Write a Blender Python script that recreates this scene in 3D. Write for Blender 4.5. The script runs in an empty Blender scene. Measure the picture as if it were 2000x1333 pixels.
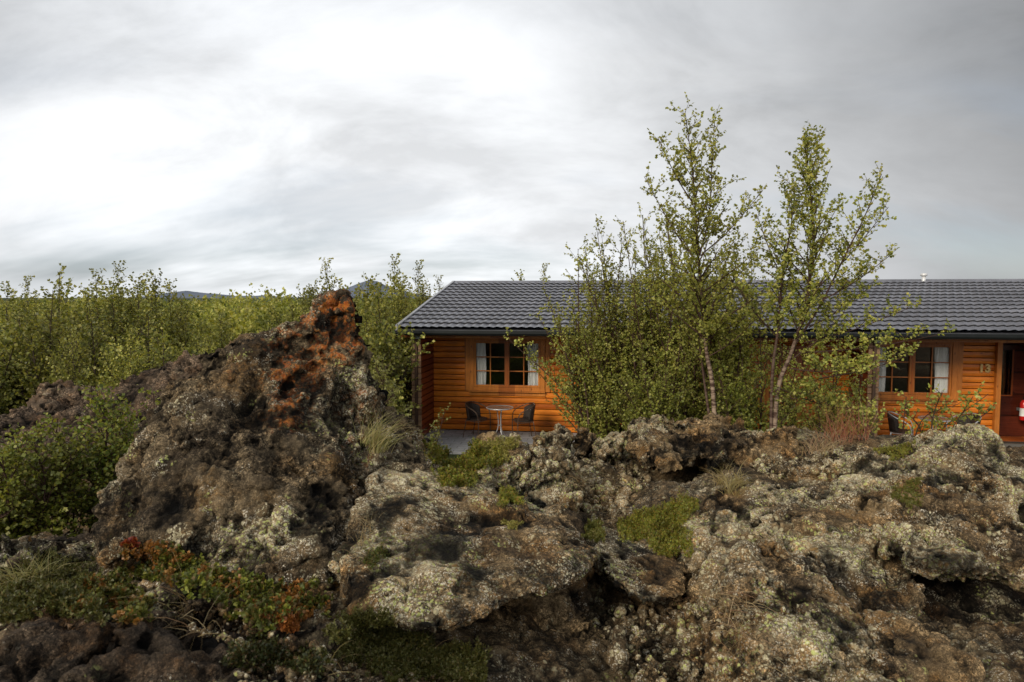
import bpy, bmesh, math, random, time
import numpy as np
from mathutils import Vector, Matrix
T0 = time.time()
random.seed(7); rng = np.random.default_rng(7)
C = bpy.context.scene.collection
scene = bpy.context.scene
# ------------------------------------------------------------------ camera frame
F, H, PITCH = 1333.0, 3.2, math.radians(3.63)
CP, SP = math.cos(PITCH), math.sin(PITCH)
def ray(px, py):
    x = (px-1000)/F; y = -(py-666.5)/F
    return Vector((x, CP+y*SP, -SP+y*CP))
def P(px, py, D):
    r = ray(px, py); s = D/r.y
    return Vector((r.x*s, D, H+r.z*s))
TH = math.radians(8)
OX, OY = -1.90, 16.5
def cab(u, v, z=0.0):          # cabin local -> world
    c, s = math.cos(TH), math.sin(TH)
    return Vector((OX+u*c+v*s, OY-u*s+v*c, z))
def cab_inv(x, y):
    c, s = math.cos(TH), math.sin(TH)
    dx, dy = x-OX, y-OY
    return dx*c-dy*s, dx*s+dy*c

# ------------------------------------------------------------------ noise (numpy)
def _h(ix, iy, iz, seed):
    n = (ix.astype(np.int64)*73856093) ^ (iy.astype(np.int64)*19349663) ^ (iz.astype(np.int64)*83492791) ^ (seed*2654435761)
    n = n.astype(np.uint32)
    n ^= n >> np.uint32(16); n = n*np.uint32(0x7feb352d); n ^= n >> np.uint32(15); n = n*np.uint32(0x846ca68b); n ^= n >> np.uint32(16)
    return n.astype(np.float64)/4294967295.0
def vnoise(p, scale=1.0, seed=0):
    q = p*scale; i = np.floor(q); f = q-i; i = i.astype(np.int64); f = f*f*f*(f*(f*6-15)+10)
    r = 0
    for dx in (0, 1):
        wx = f[:, 0] if dx else 1-f[:, 0]
        for dy in (0, 1):
            wy = f[:, 1] if dy else 1-f[:, 1]
            for dz in (0, 1):
                wz = f[:, 2] if dz else 1-f[:, 2]
                r = r+wx*wy*wz*_h(i[:, 0]+dx, i[:, 1]+dy, i[:, 2]+dz, seed)
    return r*2-1
def fbm(p, scale=1.0, octv=4, seed=0, gain=.5):
    a, r = 1.0, 0
    for k in range(octv):
        r = r+a*vnoise(p+17.3*k, scale, seed+k); a *= gain; scale *= 2.03
    return r
def ridged(p, scale, octv=3, seed=0):
    a, r = 1.0, 0
    for k in range(octv):
        r = r+a*(1-np.abs(vnoise(p+9.1*k, scale, seed+k))*2); a *= .5; scale *= 2.1
    return r
def worley(p, scale, seed=0):
    q = p*scale; i = np.floor(q).astype(np.int64); f = q-i
    f1 = np.full(len(p), 9.0); f2 = np.full(len(p), 9.0)
    for dx in (-1, 0, 1):
        for dy in (-1, 0, 1):
            for dz in (-1, 0, 1):
                a, b, c = i[:, 0]+dx, i[:, 1]+dy, i[:, 2]+dz
                ox = dx+_h(a, b, c, seed)-f[:, 0]; oy = dy+_h(a, b, c, seed+1)-f[:, 1]; oz = dz+_h(a, b, c, seed+2)-f[:, 2]
                d = ox*ox+oy*oy+oz*oz
                m = d < f1
                f2 = np.where(m, f1, np.minimum(f2, d)); f1 = np.where(m, d, f1)
    return np.sqrt(f1), np.sqrt(f2)

def facets(p, scale, seed=0):
    # nearest cell's own tilted plane: broken, angular faces
    q = p*scale; i = np.floor(q).astype(np.int64); f = q-i
    best = np.full(len(p), 9.0); val = np.zeros(len(p))
    for dx in (-1, 0, 1):
        for dy in (-1, 0, 1):
            for dz in (-1, 0, 1):
                a, b, c = i[:, 0]+dx, i[:, 1]+dy, i[:, 2]+dz
                ox = f[:, 0]-dx-_h(a, b, c, seed); oy = f[:, 1]-dy-_h(a, b, c, seed+1); oz = f[:, 2]-dz-_h(a, b, c, seed+2)
                d = ox*ox+oy*oy+oz*oz; m = d < best
                h = (ox*(_h(a, b, c, seed+3)-.5)+oy*(_h(a, b, c, seed+4)-.5)+oz*(_h(a, b, c, seed+5)-.5))*2+(_h(a, b, c, seed+6)-.5)*.5
                val = np.where(m, h, val); best = np.where(m, d, best)
    return val/scale
# ------------------------------------------------------------------ node helpers
def mat(name):
    m = bpy.data.materials.new(name); m.use_nodes = True
    nt = m.node_tree; nt.nodes.clear()
    out = nt.nodes.new('ShaderNodeOutputMaterial')
    return m, nt, out
def N(nt, t, **k):
    n = nt.nodes.new(t)
    for a, b in k.items():
        if a.startswith('i_'):
            key = a[2:]; key = int(key) if key.isdigit() else key.replace('_', ' ')
            n.inputs[key].default_value = b
        else: setattr(n, a, b)
    return n
def L(nt, a, b): nt.links.new(a, b)
def ramp(nt, src, stops, interp='LINEAR'):
    r = N(nt, 'ShaderNodeValToRGB'); r.color_ramp.interpolation = interp
    e = r.color_ramp.elements
    while len(e) < len(stops): e.new(.5)
    for k, (p, c) in enumerate(stops):
        e[k].position = p; e[k].color = (c, c, c, 1) if not hasattr(c, '__len__') else (*c, 1)
    L(nt, src, r.inputs[0]); return r.outputs[0]
def mixc(nt, fac, a, b, mode='MIX'):
    m = N(nt, 'ShaderNodeMix', data_type='RGBA', blend_type=mode)
    for s, v in ((0, fac), (6, a), (7, b)):
        if hasattr(v, 'is_linked'): L(nt, v, m.inputs[s])
        elif hasattr(v, '__len__'): m.inputs[s].default_value = (*v, 1)
        else: m.inputs[s].default_value = v
    return m.outputs[2]
def mth(nt, op, a, b=0.0, clamp=False):
    m = N(nt, 'ShaderNodeMath', operation=op, use_clamp=clamp)
    for s, v in ((0, a), (1, b)):
        if hasattr(v, 'is_linked'): L(nt, v, m.inputs[s])
        else: m.inputs[s].default_value = v
    return m.outputs[0]
def noise(nt, vec, scale, detail=4, rough=.55, out=0):
    n = N(nt, 'ShaderNodeTexNoise'); n.inputs['Scale'].default_value = scale; n.inputs['Detail'].default_value = detail
    n.inputs['Roughness'].default_value = rough; L(nt, vec, n.inputs['Vector']); return n.outputs[out]
def voro(nt, vec, scale, feature='F1', out='Distance', rnd=1.0):
    n = N(nt, 'ShaderNodeTexVoronoi', feature=feature); n.inputs['Scale'].default_value = scale
    n.inputs['Randomness'].default_value = rnd; L(nt, vec, n.inputs['Vector']); return n.outputs[out]
def bsdf(nt, out, col=None, rough=.8, spec=.3, metal=0.0, normal=None):
    b = N(nt, 'ShaderNodeBsdfPrincipled'); b.inputs['Roughness'].default_value = rough
    b.inputs['Specular IOR Level'].default_value = spec; b.inputs['Metallic'].default_value = metal
    if col is not None:
        if hasattr(col, 'is_linked'): L(nt, col, b.inputs['Base Color'])
        else: b.inputs['Base Color'].default_value = (*col, 1)
    if normal is not None: L(nt, normal, b.inputs['Normal'])
    L(nt, b.outputs[0], out.inputs[0]); return b
def bump(nt, h, strength=.5, dist=.01, normal=None):
    b = N(nt, 'ShaderNodeBump'); b.inputs['Strength'].default_value = strength; b.inputs['Distance'].default_value = dist
    L(nt, h, b.inputs['Height'])
    if normal is not None: L(nt, normal, b.inputs['Normal'])
    return b.outputs[0]
def plain(name, col, rough=.6, metal=0.0, spec=.4, var=.12, sc=9.0):
    m, nt, out = mat(name)
    g = N(nt, 'ShaderNodeNewGeometry').outputs['Position']
    n = noise(nt, g, sc, 5)
    f = ramp(nt, n, [(.3, 1-var*2.2), (.7, 1+var)])
    c = mixc(nt, 1.0, col, f, 'MULTIPLY')
    bsdf(nt, out, c, rough, spec, metal, bump(nt, noise(nt, g, sc*12, 3), .15, .003)); return m

# ------------------------------------------------------------------ rock / soil material
def rock_material(name, base_dark, base_light, rust, pale_amt, green_amt, soil=False):
    m, nt, out = mat(name)
    g = N(nt, 'ShaderNodeNewGeometry'); pos = g.outputs['Position']
    warp = noise(nt, pos, 22, 3, .6, 1)
    wv = N(nt, 'ShaderNodeVectorMath', operation='MULTIPLY_ADD'); L(nt, warp, wv.inputs[0]); wv.inputs[1].default_value = (.03, .03, .03); L(nt, pos, wv.inputs[2])
    wp = wv.outputs[0]
    hgt = N(nt, 'ShaderNodeAttribute', attribute_name='hgt').outputs['Fac']
    pal = N(nt, 'ShaderNodeAttribute', attribute_name='pale').outputs['Fac']
    ora = N(nt, 'ShaderNodeAttribute', attribute_name='orange').outputs['Fac']
    n1 = noise(nt, pos, 2.6, 7, .68); n2 = noise(nt, pos, 45, 5, .7); n3 = noise(nt, pos, 170, 3, .7)
    col = mixc(nt, ramp(nt, n1, [(.4, 0), (.6, 1)]), base_dark, base_light)
    rf = mth(nt, 'MULTIPLY', ramp(nt, noise(nt, pos, 3.1, 5, .6), [(.48, 0), (.62, 1)]), ramp(nt, n2, [(.35, 0), (.6, 1)]))
    col = mixc(nt, mth(nt, 'MULTIPLY', rf, .8), col, rust)
    col = mixc(nt, ramp(nt, n3, [(.4, .55), (.62, 0)]), col, tuple(c*.35 for c in base_dark))
    def grain(scale, lo, hi, col, src=None):
        vn = N(nt, 'ShaderNodeTexVoronoi'); vn.inputs['Scale'].default_value = scale; L(nt, wp, vn.inputs['Vector'])
        cr = N(nt, 'ShaderNodeSeparateColor'); L(nt, vn.outputs['Color'], cr.inputs[0])
        return mixc(nt, 1.0, col, ramp(nt, cr.outputs[1], [(0, lo), (.55, 1.0), (1, hi)]), 'MULTIPLY')
    gsel = ramp(nt, noise(nt, pos, 3.4, 4), [(.38, .25), (.6, 1.0)]); col0 = col
    col = grain(55, .45, 1.8, col); col = grain(140, .35, 2.0, col); col = mixc(nt, 1.0, col, ramp(nt, noise(nt, pos, 320, 2, .6), [(.38, .4), (.62, 1.8)]), 'MULTIPLY')
    col = mixc(nt, gsel, col0, col)
    ed = N(nt, 'ShaderNodeTexVoronoi', feature='DISTANCE_TO_EDGE'); ed.inputs['Scale'].default_value = 26; L(nt, wp, ed.inputs['Vector'])
    edc = ramp(nt, ed.outputs['Distance'], [(.0, .3), (.14, 1.0)])
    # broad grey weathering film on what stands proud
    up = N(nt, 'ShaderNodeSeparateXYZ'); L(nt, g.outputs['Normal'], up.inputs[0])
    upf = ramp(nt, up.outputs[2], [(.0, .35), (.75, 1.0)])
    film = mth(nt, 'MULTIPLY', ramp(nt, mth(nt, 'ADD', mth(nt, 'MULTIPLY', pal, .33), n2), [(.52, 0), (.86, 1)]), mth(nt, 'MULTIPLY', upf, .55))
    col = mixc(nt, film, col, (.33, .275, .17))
    # crust lichens: three sizes of cell spots, gated by broad noise
    def spots(scale, size, gate_scale, gate, colour, amount, col, off):
        ov = N(nt, 'ShaderNodeVectorMath', operation='ADD'); L(nt, wp, ov.inputs[0]); ov.inputs[1].default_value = (off, off*1.7, -off)
        vn = N(nt, 'ShaderNodeTexVoronoi'); vn.inputs['Scale'].default_value = scale; L(nt, ov.outputs[0], vn.inputs['Vector'])
        d = vn.outputs['Distance']; cr = N(nt, 'ShaderNodeSeparateColor'); L(nt, vn.outputs['Color'], cr.inputs[0])
        sz = mth(nt, 'MULTIPLY', cr.outputs[0], size)
        e = mth(nt, 'SUBTRACT', mth(nt, 'ADD', sz, mth(nt, 'MULTIPLY', mth(nt, 'SUBTRACT', n3, .5), .35)), d)
        s = ramp(nt, e, [(0.0, 0), (.06, 1)])
        gt = ramp(nt, mth(nt, 'ADD', noise(nt, ov.outputs[0], gate_scale, 3), mth(nt, 'MULTIPLY', pal, .22)), [(gate, 0), (gate+.08, 1)])
        f = mth(nt, 'MULTIPLY', mth(nt, 'MULTIPLY', s, gt), amount)
        return mixc(nt, f, col, colour)
    col = spots(34, .56, 4.0, .60-pale_amt, (.36, .32, .20), .8, col, 0.0)
    col = spots(80, .6, 6.0, .58-pale_amt, (.44, .40, .27), .8, col, 3.3)
    col = spots(60, .6, 5.0, .62-green_amt, (.34, .36, .12), .85, col, 7.7)
    col = spots(120, .55, 9.0, .56-pale_amt, (.50, .46, .37), .75, col, 12.1)
    col = spots(26, .6, 7.0, .70, (.26, .13, .02), .5, col, 21.0)
    # orange lichen
    of = mth(nt, 'MULTIPLY', ora, ramp(nt, mth(nt, 'ADD', noise(nt, pos, 17, 8, .8), mth(nt, 'MULTIPLY', ora, .10)), [(.565, 0), (.60, 1)]))
    oc = mixc(nt, ramp(nt, n2, [(.4, 0), (.65, 1)]), (.34, .065, .008), (.46, .17, .02))
    col = mixc(nt, mth(nt, 'MULTIPLY', of, .93), col, oc)
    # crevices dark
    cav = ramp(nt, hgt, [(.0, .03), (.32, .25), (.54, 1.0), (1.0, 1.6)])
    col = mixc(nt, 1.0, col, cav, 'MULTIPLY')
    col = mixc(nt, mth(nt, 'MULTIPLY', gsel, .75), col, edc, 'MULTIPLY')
    nb = bump(nt, mth(nt, 'ADD', n2, mth(nt, 'MULTIPLY', n3, .5)), .9, .016)
    nb = bump(nt, voro(nt, wp, 95), .45, .008, nb)
    bsdf(nt, out, col, .92, .15, 0, nb)
    return m
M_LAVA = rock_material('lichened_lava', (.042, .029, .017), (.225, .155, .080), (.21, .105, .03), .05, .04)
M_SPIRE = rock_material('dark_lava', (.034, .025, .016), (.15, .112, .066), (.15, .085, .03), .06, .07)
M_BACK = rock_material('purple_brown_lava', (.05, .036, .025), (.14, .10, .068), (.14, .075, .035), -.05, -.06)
M_SHADE = rock_material('shaded_lava', (.02, .015, .011), (.075, .055, .037), (.09, .045, .016), .0, .04)  # darkened lava: dimness of the lower corners put into its colour
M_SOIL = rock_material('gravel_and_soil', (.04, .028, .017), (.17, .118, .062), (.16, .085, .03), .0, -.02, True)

# ------------------------------------------------------------------ mesh helpers
def link(ob, parent=None):
    C.objects.link(ob)
    if parent is not None: ob.parent = parent
    return ob
def tag(o, label=None, cat=None, group=None, kind=None):
    if label: o['label'] = label
    if cat: o['category'] = cat
    if group: o['group'] = group
    if kind: o['kind'] = kind
    return o
def empty(name, loc=(0, 0, 0), rz=0):
    o = bpy.data.objects.new(name, None); o.location = loc; o.rotation_euler = (0, 0, rz); o.empty_display_size = .1
    return link(o)
def mesh_np(name, V, Fq, material, attrs=None, smooth=False, parent=None, face_attrs=None, base=False):
    V = np.asarray(V, dtype=np.float32).reshape(-1, 3); Fq = np.asarray(Fq, dtype=np.int32)
    loc = Vector((0, 0, 0))
    if base:
        loc = Vector((float((V[:, 0].min()+V[:, 0].max())/2), float((V[:, 1].min()+V[:, 1].max())/2), float(V[:, 2].min())))
        V = V-np.array(loc, dtype=np.float32)
    me = bpy.data.meshes.new(name); n, k = Fq.shape
    me.vertices.add(len(V)); me.vertices.foreach_set('co', V.ravel())
    me.loops.add(n*k); me.loops.foreach_set('vertex_index', Fq.ravel())
    me.polygons.add(n); me.polygons.foreach_set('loop_start', np.arange(0, n*k, k, dtype=np.int32))
    if smooth: me.polygons.foreach_set('use_smooth', np.ones(n, dtype=bool))
    me.update(calc_edges=True)
    for a, v in (attrs or {}).items():
        at = me.attributes.new(a, 'FLOAT', 'POINT'); at.data.foreach_set('value', np.asarray(v, dtype=np.float32))
    for a, v in (face_attrs or {}).items():
        at = me.attributes.new(a, 'FLOAT', 'FACE'); at.data.foreach_set('value', np.asarray(v, dtype=np.float32))
    if material: me.materials.append(material)
    o = bpy.data.objects.new(name, me); o.location = loc
    return link(o, parent)
class MB:
    """collects boxes, bars, tubes, prisms -> one mesh"""
    def __init__(s): s.bm = bmesh.new()
    def box(s, a, b, bev=0.0):
        a, b = Vector(a), Vector(b); c = (a+b)/2; d = b-a
        r = bmesh.ops.create_cube(s.bm, size=1, matrix=Matrix.Translation(c) @ Matrix.Diagonal((abs(d.x), abs(d.y), abs(d.z), 1)))
        if bev:
            es = list({e for v in r['verts'] for e in v.link_edges})
            bmesh.ops.bevel(s.bm, geom=es, offset=bev, segments=2, affect='EDGES')
        return s
    def tube(s, pts, r, sides=8, cap=True, closed=False):
        pts = [Vector(p) for p in pts]; n = len(pts); rs = r if hasattr(r, '__len__') else [r]*n
        rings = []; ref = Vector((.123, .31, .94)).normalized()
        for i, p in enumerate(pts):
            if closed: t = pts[(i+1) % n]-pts[i-1]
            else: t = pts[min(i+1, n-1)]-pts[max(i-1, 0)]
            if t.length < 1e-9: t = Vector((0, 0, 1))
            t.normalize(); a = t.cross(ref)
            if a.length < 1e-3: a = t.cross(Vector((1, 0, 0)))
            a.normalize(); b = t.cross(a)
            rings.append([s.bm.verts.new(p+(a*math.cos(q)+b*math.sin(q))*rs[i]) for q in [2*math.pi*k/sides for k in range(sides)]])
        for i in range(n if closed else n-1):
            A, B = rings[i], rings[(i+1) % n]
            for k in range(sides): s.bm.faces.new((A[k], A[(k+1) % sides], B[(k+1) % sides], B[k]))
        if cap and not closed:
            s.bm.faces.new(rings[0]); s.bm.faces.new(rings[-1])
        return s
    def prism(s, prof, fn0, fn1):
        A = [s.bm.verts.new(fn0(p)) for p in prof]; B = [s.bm.verts.new(fn1(p)) for p in prof]
        n = len(prof)
        for k in range(n): s.bm.faces.new((A[k], A[(k+1) % n], B[(k+1) % n], B[k]))
        s.bm.faces.new(A); s.bm.faces.new(B[::-1]); return s
    def build(s, name, material, parent=None, smooth=False, base=False):
        bmesh.ops.recalc_face_normals(s.bm, faces=s.bm.faces)
        me = bpy.data.meshes.new(name); loc = Vector((0, 0, 0))
        if base:
            xs = [v.co for v in s.bm.verts]
            loc = Vector(((min(v.x for v in xs)+max(v.x for v in xs))/2, (min(v.y for v in xs)+max(v.y for v in xs))/2, min(v.z for v in xs)))
            bmesh.ops.translate(s.bm, vec=-loc, verts=s.bm.verts)
        s.bm.to_mesh(me); s.bm.free()
        if smooth: me.polygons.foreach_set('use_smooth', np.ones(len(me.polygons), dtype=bool))
        me.materials.append(material); o = bpy.data.objects.new(name, me); o.location = loc
        return link(o, parent)
def spline(pts, n):
    pts = [Vector(p) for p in pts]
    if len(pts) == 2: pts = [pts[0], pts[0].lerp(pts[1], .5), pts[1]]
    q = [pts[0]*2-pts[1]]+pts+[pts[-1]*2-pts[-2]]; out = []; m = len(pts)-1
    for i in range(n):
        t = i/(n-1)*m; k = min(int(t), m-1); f = t-k; a, b, c, d = q[k:k+4]
        out.append(.5*((2*b)+(c-a)*f+(2*a-5*b+4*c-d)*f*f+(3*b-a-3*c+d)*f**3))
    return out

# ------------------------------------------------------------------ terrain
TC = [P(*a) for a in [(0,1150,3.0),(200,1180,2.9),(400,1200,2.8),(600,1250,2.6),(800,1300,2.35),(950,1345,2.3),(0,1400,2.3),(120,1075,3.5),
      (900,1400,2.5),(1100,1420,2.6),(1300,1360,2.9),(1600,1500,2.3),(1900,1500,2.3),(300,1130,3.1),(500,1160,2.95),
      (1300,1200,3.9),(1185,1150,4.2),(1190,1250,3.8),(1150,1085,4.1),(1900,1200,4.0),(1150,1010,4.2),(1180,935,5.1),(1150,905,5.9),(1060,900,6.0),(1330,975,6.0),(1400,965,6.0),(1600,880,5.7),(1650,862,6.0),(1450,925,5.2),
      (960,930,4.6),(850,905,4.7),(1250,1040,3.9),(1300,985,4.6),(1150,875,7.0),(1350,865,6.9),(1600,845,6.9),(1850,870,5.6)]]
TC += [Vector(a) for a in [(-.8,6.5,1.45),(-.9,8.0,.9),(0,8.3,1.1),(1.5,8.3,1.2),(3,8.2,1.2),(4.5,8.2,1.1),(6,8,1.0),(-1.2,10,.35),(0,10,.45),(2,10,.6),(4,10,.55),(6,10,.4),(8,9.5,.4),
      (-1,12,.02),(1,12.2,.0),(3,12.2,.0),(5,12,.0),(7,11.5,.0),(9,11.5,.0),(12,11,.0),(-1,14,0),(2,14,0),(6,14,0),(12,14,0),(0,17,0),(5,17,0),(10,17,0),(-2.2,14,.0),
      (-1.6,5.2,1.5),(-2.4,5.0,1.25),(-3.2,5.6,1.2),(-4,5.3,1.2),(-5,4.6,1.3),(-2.2,7,1.5),(-3.4,7.8,1.65),(-5,8.6,1.55),(-6,7.4,1.4),(-6.5,9,1.35),(-8,8,1.3),(-3,9.5,1.1),(-4.5,10.5,1.0),
      (-7,11.5,.9),(-2,11,.5),(-2.5,13,.2),(-6,14,.5),(-10,14,.4),(-10,20,.1),(-4,20,0),(-16,18,.1),(-6,3,1.7),(-4,3.6,1.6),(-3,4.0,1.7),
      (3.2,3.4,1.7),(4.5,3,1.6),(7,4,1.3),(8,6.5,.9),(0,0,1.55),(-3,0,1.7),(3,0,1.5),(0,-4,1.3),(6,-2,1.2),(-6,-2,1.4),(0,-9,1),(10,2,.8),(-10,3,1.1)]]
TCn = np.array([list(t) for t in TC])
def sstep(a, b, x): t = np.clip((x-a)/(b-a), 0, 1); return t*t*(3-2*t)
def terrain(xy):
    xy = np.asarray(xy, dtype=float); z = np.zeros(len(xy)); r = np.hypot(xy[:, 0], xy[:, 1])
    near = r < 30
    q = xy[near]; d2 = (q[:, None, 0]-TCn[None, :, 0])**2+(q[:, None, 1]-TCn[None, :, 1])**2
    w = 1/(d2+.06)**1.7
    zz = (w*TCn[None, :, 2]).sum(1)/w.sum(1)
    c, s = math.cos(TH), math.sin(TH); dx, dy = q[:, 0]-OX, q[:, 1]-OY
    u = dx*c-dy*s; v = dx*s+dy*c
    inside = sstep(-.9, -.3, u)*sstep(-3.4, -2.5, v)
    zz = zz*(1-sstep(17, 28, r[near]))*(1-inside)-.05*inside
    z[near] = zz
    far = sstep(60, 400, r)
    p3 = np.column_stack([xy, np.zeros(len(xy))])
    z += (1-sstep(300, 900, r))*sstep(14, 30, r)*vnoise(p3, .07, 5)*.25
    return z
def hz(x, y): return float(terrain(np.array([[x, y]]))[0])
def axis(lo, hi, step, far, g=1.12):
    a = list(np.arange(lo, hi, step)); s = step; v = a[-1]
    while v < far: s *= g; v += s; a.append(v)
    s = step; v = a[0]; b = []
    while v > -far: s *= g; v -= s; b.append(v)
    return np.array(b[::-1]+a)
ax = axis(-3.6, 4.4, .026, 9000); ay = axis(1.6, 7.6, .026, 9000)
X, Y = np.meshgrid(ax, ay); xy = np.column_stack([X.ravel(), Y.ravel()])
Z = terrain(xy); p3 = np.column_stack([xy, Z])
nearw = (1-sstep(9, 12.5, np.hypot(xy[:, 0], xy[:, 1])))
sel = nearw > 0
hg = np.full(len(xy), .6); pq = p3[sel]
f1, f2 = worley(pq+.03*fbm(pq, 12, 2, 3)[:, None], 11, 4); g1, _ = worley(pq, 27, 9)
rough = .07*fbm(pq, 1.6, 4, 2)-.03+.05*np.minimum((f2-f1)*1.8, 1)*(.6+.8*vnoise(pq, 1.4, 8)).clip(.15, 1)+.018*(1-g1*1.3)
Z[sel] += nearw[sel]*rough
hg[sel] = (.12+.45*np.minimum((f2-f1)*1.8, 1)+.42*(1-g1)).clip(0, 1)
nx, ny = len(ax), len(ay); idx = np.arange(nx*ny).reshape(ny, nx)
Fq = np.column_stack([idx[:-1, :-1].ravel(), idx[:-1, 1:].ravel(), idx[1:, 1:].ravel(), idx[1:, :-1].ravel()])
# ground material: gravelly soil near, green-brown heath further off
m, nt, out = mat('ground')
src = M_SOIL.node_tree
M_GROUND = M_SOIL.copy(); M_GROUND.name = 'ground'; nt = M_GROUND.node_tree
b = [n for n in nt.nodes if n.type == 'BSDF_PRINCIPLED'][0]; old = b.inputs['Base Color'].links[0].from_socket
pos = N(nt, 'ShaderNodeNewGeometry').outputs['Position']; sx = N(nt, 'ShaderNodeSeparateXYZ'); L(nt, pos, sx.inputs[0])
wood = ramp(nt, mth(nt, 'MULTIPLY', mth(nt, 'ADD', sx.outputs[1], mth(nt, 'MULTIPLY', noise(nt, pos, .8, 4), 3)), .05), [(.42, 0), (.52, 1)])
gc = mixc(nt, noise(nt, pos, 1.3, 6), (.012, .02, .006), (.05, .06, .016))
L(nt, mixc(nt, wood, old, gc), b.inputs['Base Color'])
ground = mesh_np('ground', np.column_stack([xy, Z]), Fq, M_GROUND, {'hgt': hg, 'pale': .5*vnoise(p3, 2.1, 90)+.1, 'orange': np.zeros(len(xy))}, True)
tag(ground, kind='structure')

# ------------------------------------------------------------------ rocks
def remesh(me, vox, smooth=0):
    o = bpy.data.objects.new('tmp', me); C.objects.link(o)
    r = o.modifiers.new('r', 'REMESH'); r.mode = 'VOXEL'; r.voxel_size = vox; r.use_smooth_shade = True
    if smooth:
        s = o.modifiers.new('s', 'SMOOTH'); s.iterations = smooth; s.factor = .5
    dg = bpy.context.evaluated_depsgraph_get(); dg.update()
    m2 = bpy.data.meshes.new_from_object(o.evaluated_get(dg)); bpy.data.objects.remove(o); bpy.data.meshes.remove(me); return m2
def get(me):
    n = len(me.vertices); v = np.empty(n*3, dtype=np.float32); me.vertices.foreach_get('co', v)
    nn = np.empty(n*3, dtype=np.float32); me.vertex_normals.foreach_get('vector', nn)
    return v.reshape(-1, 3).astype(float), nn.reshape(-1, 3).astype(float)
def rock(name, label, cat, pieces, vox=.0095, material=None, seed=1, big=.10, bigsc=1.3, mid=.05, nod=.018, pale=0.0, orange=None, group=None, cracks=1.0, facet=1.0, ledge=.04, strata=(.25, .35, .9)):
    bm = bmesh.new()
    for pc in pieces:
        pts, th, drop = pc
        vs = []
        for a in pts:
            w = P(*a); vs.append(bm.verts.new(w)); vs.append(bm.verts.new(w+Vector((0, th, -drop))))
        r = bmesh.ops.convex_hull(bm, input=vs)
        bmesh.ops.delete(bm, geom=[g for g in r['geom_interior'] if isinstance(g, bmesh.types.BMVert)], context='VERTS')
    bmesh.ops.recalc_face_normals(bm, faces=bm.faces)
    me = bpy.data.meshes.new(name); bm.to_mesh(me); bm.free()
    me = remesh(me, max(.026, vox*2.2), 1)
    v, n = get(me)
    disp = big*fbm(v, bigsc, 3, seed)+mid*1.3*ridged(v+.12*fbm(v, 1.8, 2, seed+3)[:, None], 2.6, 4, seed+11)
    disp *= .8
    w2 = v+.25*np.column_stack([fbm(v, 1.3, 2, seed+80), fbm(v, 1.3, 2, seed+82), fbm(v, 1.3, 2, seed+84)])
    tt = (w2 @ np.array(strata))*2.3+seed*.37; fr_ = tt-np.floor(tt); disp += ledge*(fr_*sstep(1.0, .86, fr_)-.4)*(.5+.5*vnoise(v, 1.1, seed+86)).clip(.1, 1)*2
    wf = v+.06*np.column_stack([fbm(v, 3, 3, seed+90), fbm(v, 3, 3, seed+93), fbm(v, 3, 3, seed+96)])
    disp = disp*.6+facet*(.17*facets(wf, 1.7, seed+100)+.2*facets(wf, 4.2, seed+110))
    disp -= disp.mean()+.01
    wf1, wf2 = worley(v+.16*fbm(v, 3, 2, seed+5)[:, None], 2.4, seed+7)
    disp -= cracks*.045*np.exp(-((wf2-wf1)/.05)**2)        # blocky joints
    cf1, cf2 = worley(v+.22*fbm(v, 2.2, 3, seed+6)[:, None], 1.25, seed+9); disp -= cracks*.13*np.exp(-((cf2-cf1)/.035)**2)
    v2 = v+n*disp[:, None]
    me.vertices.foreach_set('co', v2.astype(np.float32).ravel()); me.update()
    me = remesh(me, vox)
    v, n = get(me)
    wq = v+.05*np.column_stack([vnoise(v, 9, seed+20), vnoise(v, 9, seed+21), vnoise(v, 9, seed+22)])
    f1, f2 = worley(wq, 9.5, seed+30); g1, g2 = worley(wq, 21, seed+31); k1, _ = worley(v, 52, seed+32)
    amp = (.45+1.0*vnoise(v, 1.5, seed+33)).clip(.06, 1.3)
    cav1 = ridged(wq, 5.5, 3, seed+41)/1.75
    pit = np.exp(-(f1/.30)**2)*(vnoise(v, 3.1, seed+44) > .1)
    k1, k2 = worley(v, 46, seed+32)
    L1 = np.minimum((f2-f1)*2.0, 1)**.8; L2 = np.minimum((g2-g1)*1.9, 1)**.8; L3 = np.minimum((k2-k1)*1.7, 1)
    wg = v+.02*np.column_stack([vnoise(v, 14, seed+120), vnoise(v, 14, seed+121), vnoise(v, 14, seed+122)])
    h = facet*.24*facets(wg, 9.5, seed+130)*(.4+amp)+nod*.8*amp*(1.1-1.2*f1)+nod*.5*L1*(.1+amp)+nod*.5*L2*(.25+.7*amp)+nod*.3*L3-nod*.3*g1-.03*amp*(cav1 > .74)*(cav1-.74)*5-.03*pit+(.010+.012*min(1, nod/.018))*fbm(v, 6, 5, seed+50, .62)
    h -= h.mean()
    v2 = v+n*h[:, None]
    me.vertices.foreach_set('co', v2.astype(np.float32).ravel()); me.update()
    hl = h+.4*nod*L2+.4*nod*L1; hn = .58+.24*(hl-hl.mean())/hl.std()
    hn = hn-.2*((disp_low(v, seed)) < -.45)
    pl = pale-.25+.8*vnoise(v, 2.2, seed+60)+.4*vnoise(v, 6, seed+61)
    og = np.zeros(len(v))
    if orange:
        for (px, py, D, rad, s) in orange:
            c = np.array(list(P(px, py, D))); d = np.sqrt((((v-c)*np.array([1, .5, 1]))**2).sum(1))
            og = np.maximum(og, s*(1-sstep(.45, 1.0, d/rad)))
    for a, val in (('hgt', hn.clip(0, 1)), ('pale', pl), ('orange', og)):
        at = me.attributes.get(a) or me.attributes.new(a, 'FLOAT', 'POINT'); at.data.foreach_set('value', val.astype(np.float32))
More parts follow.
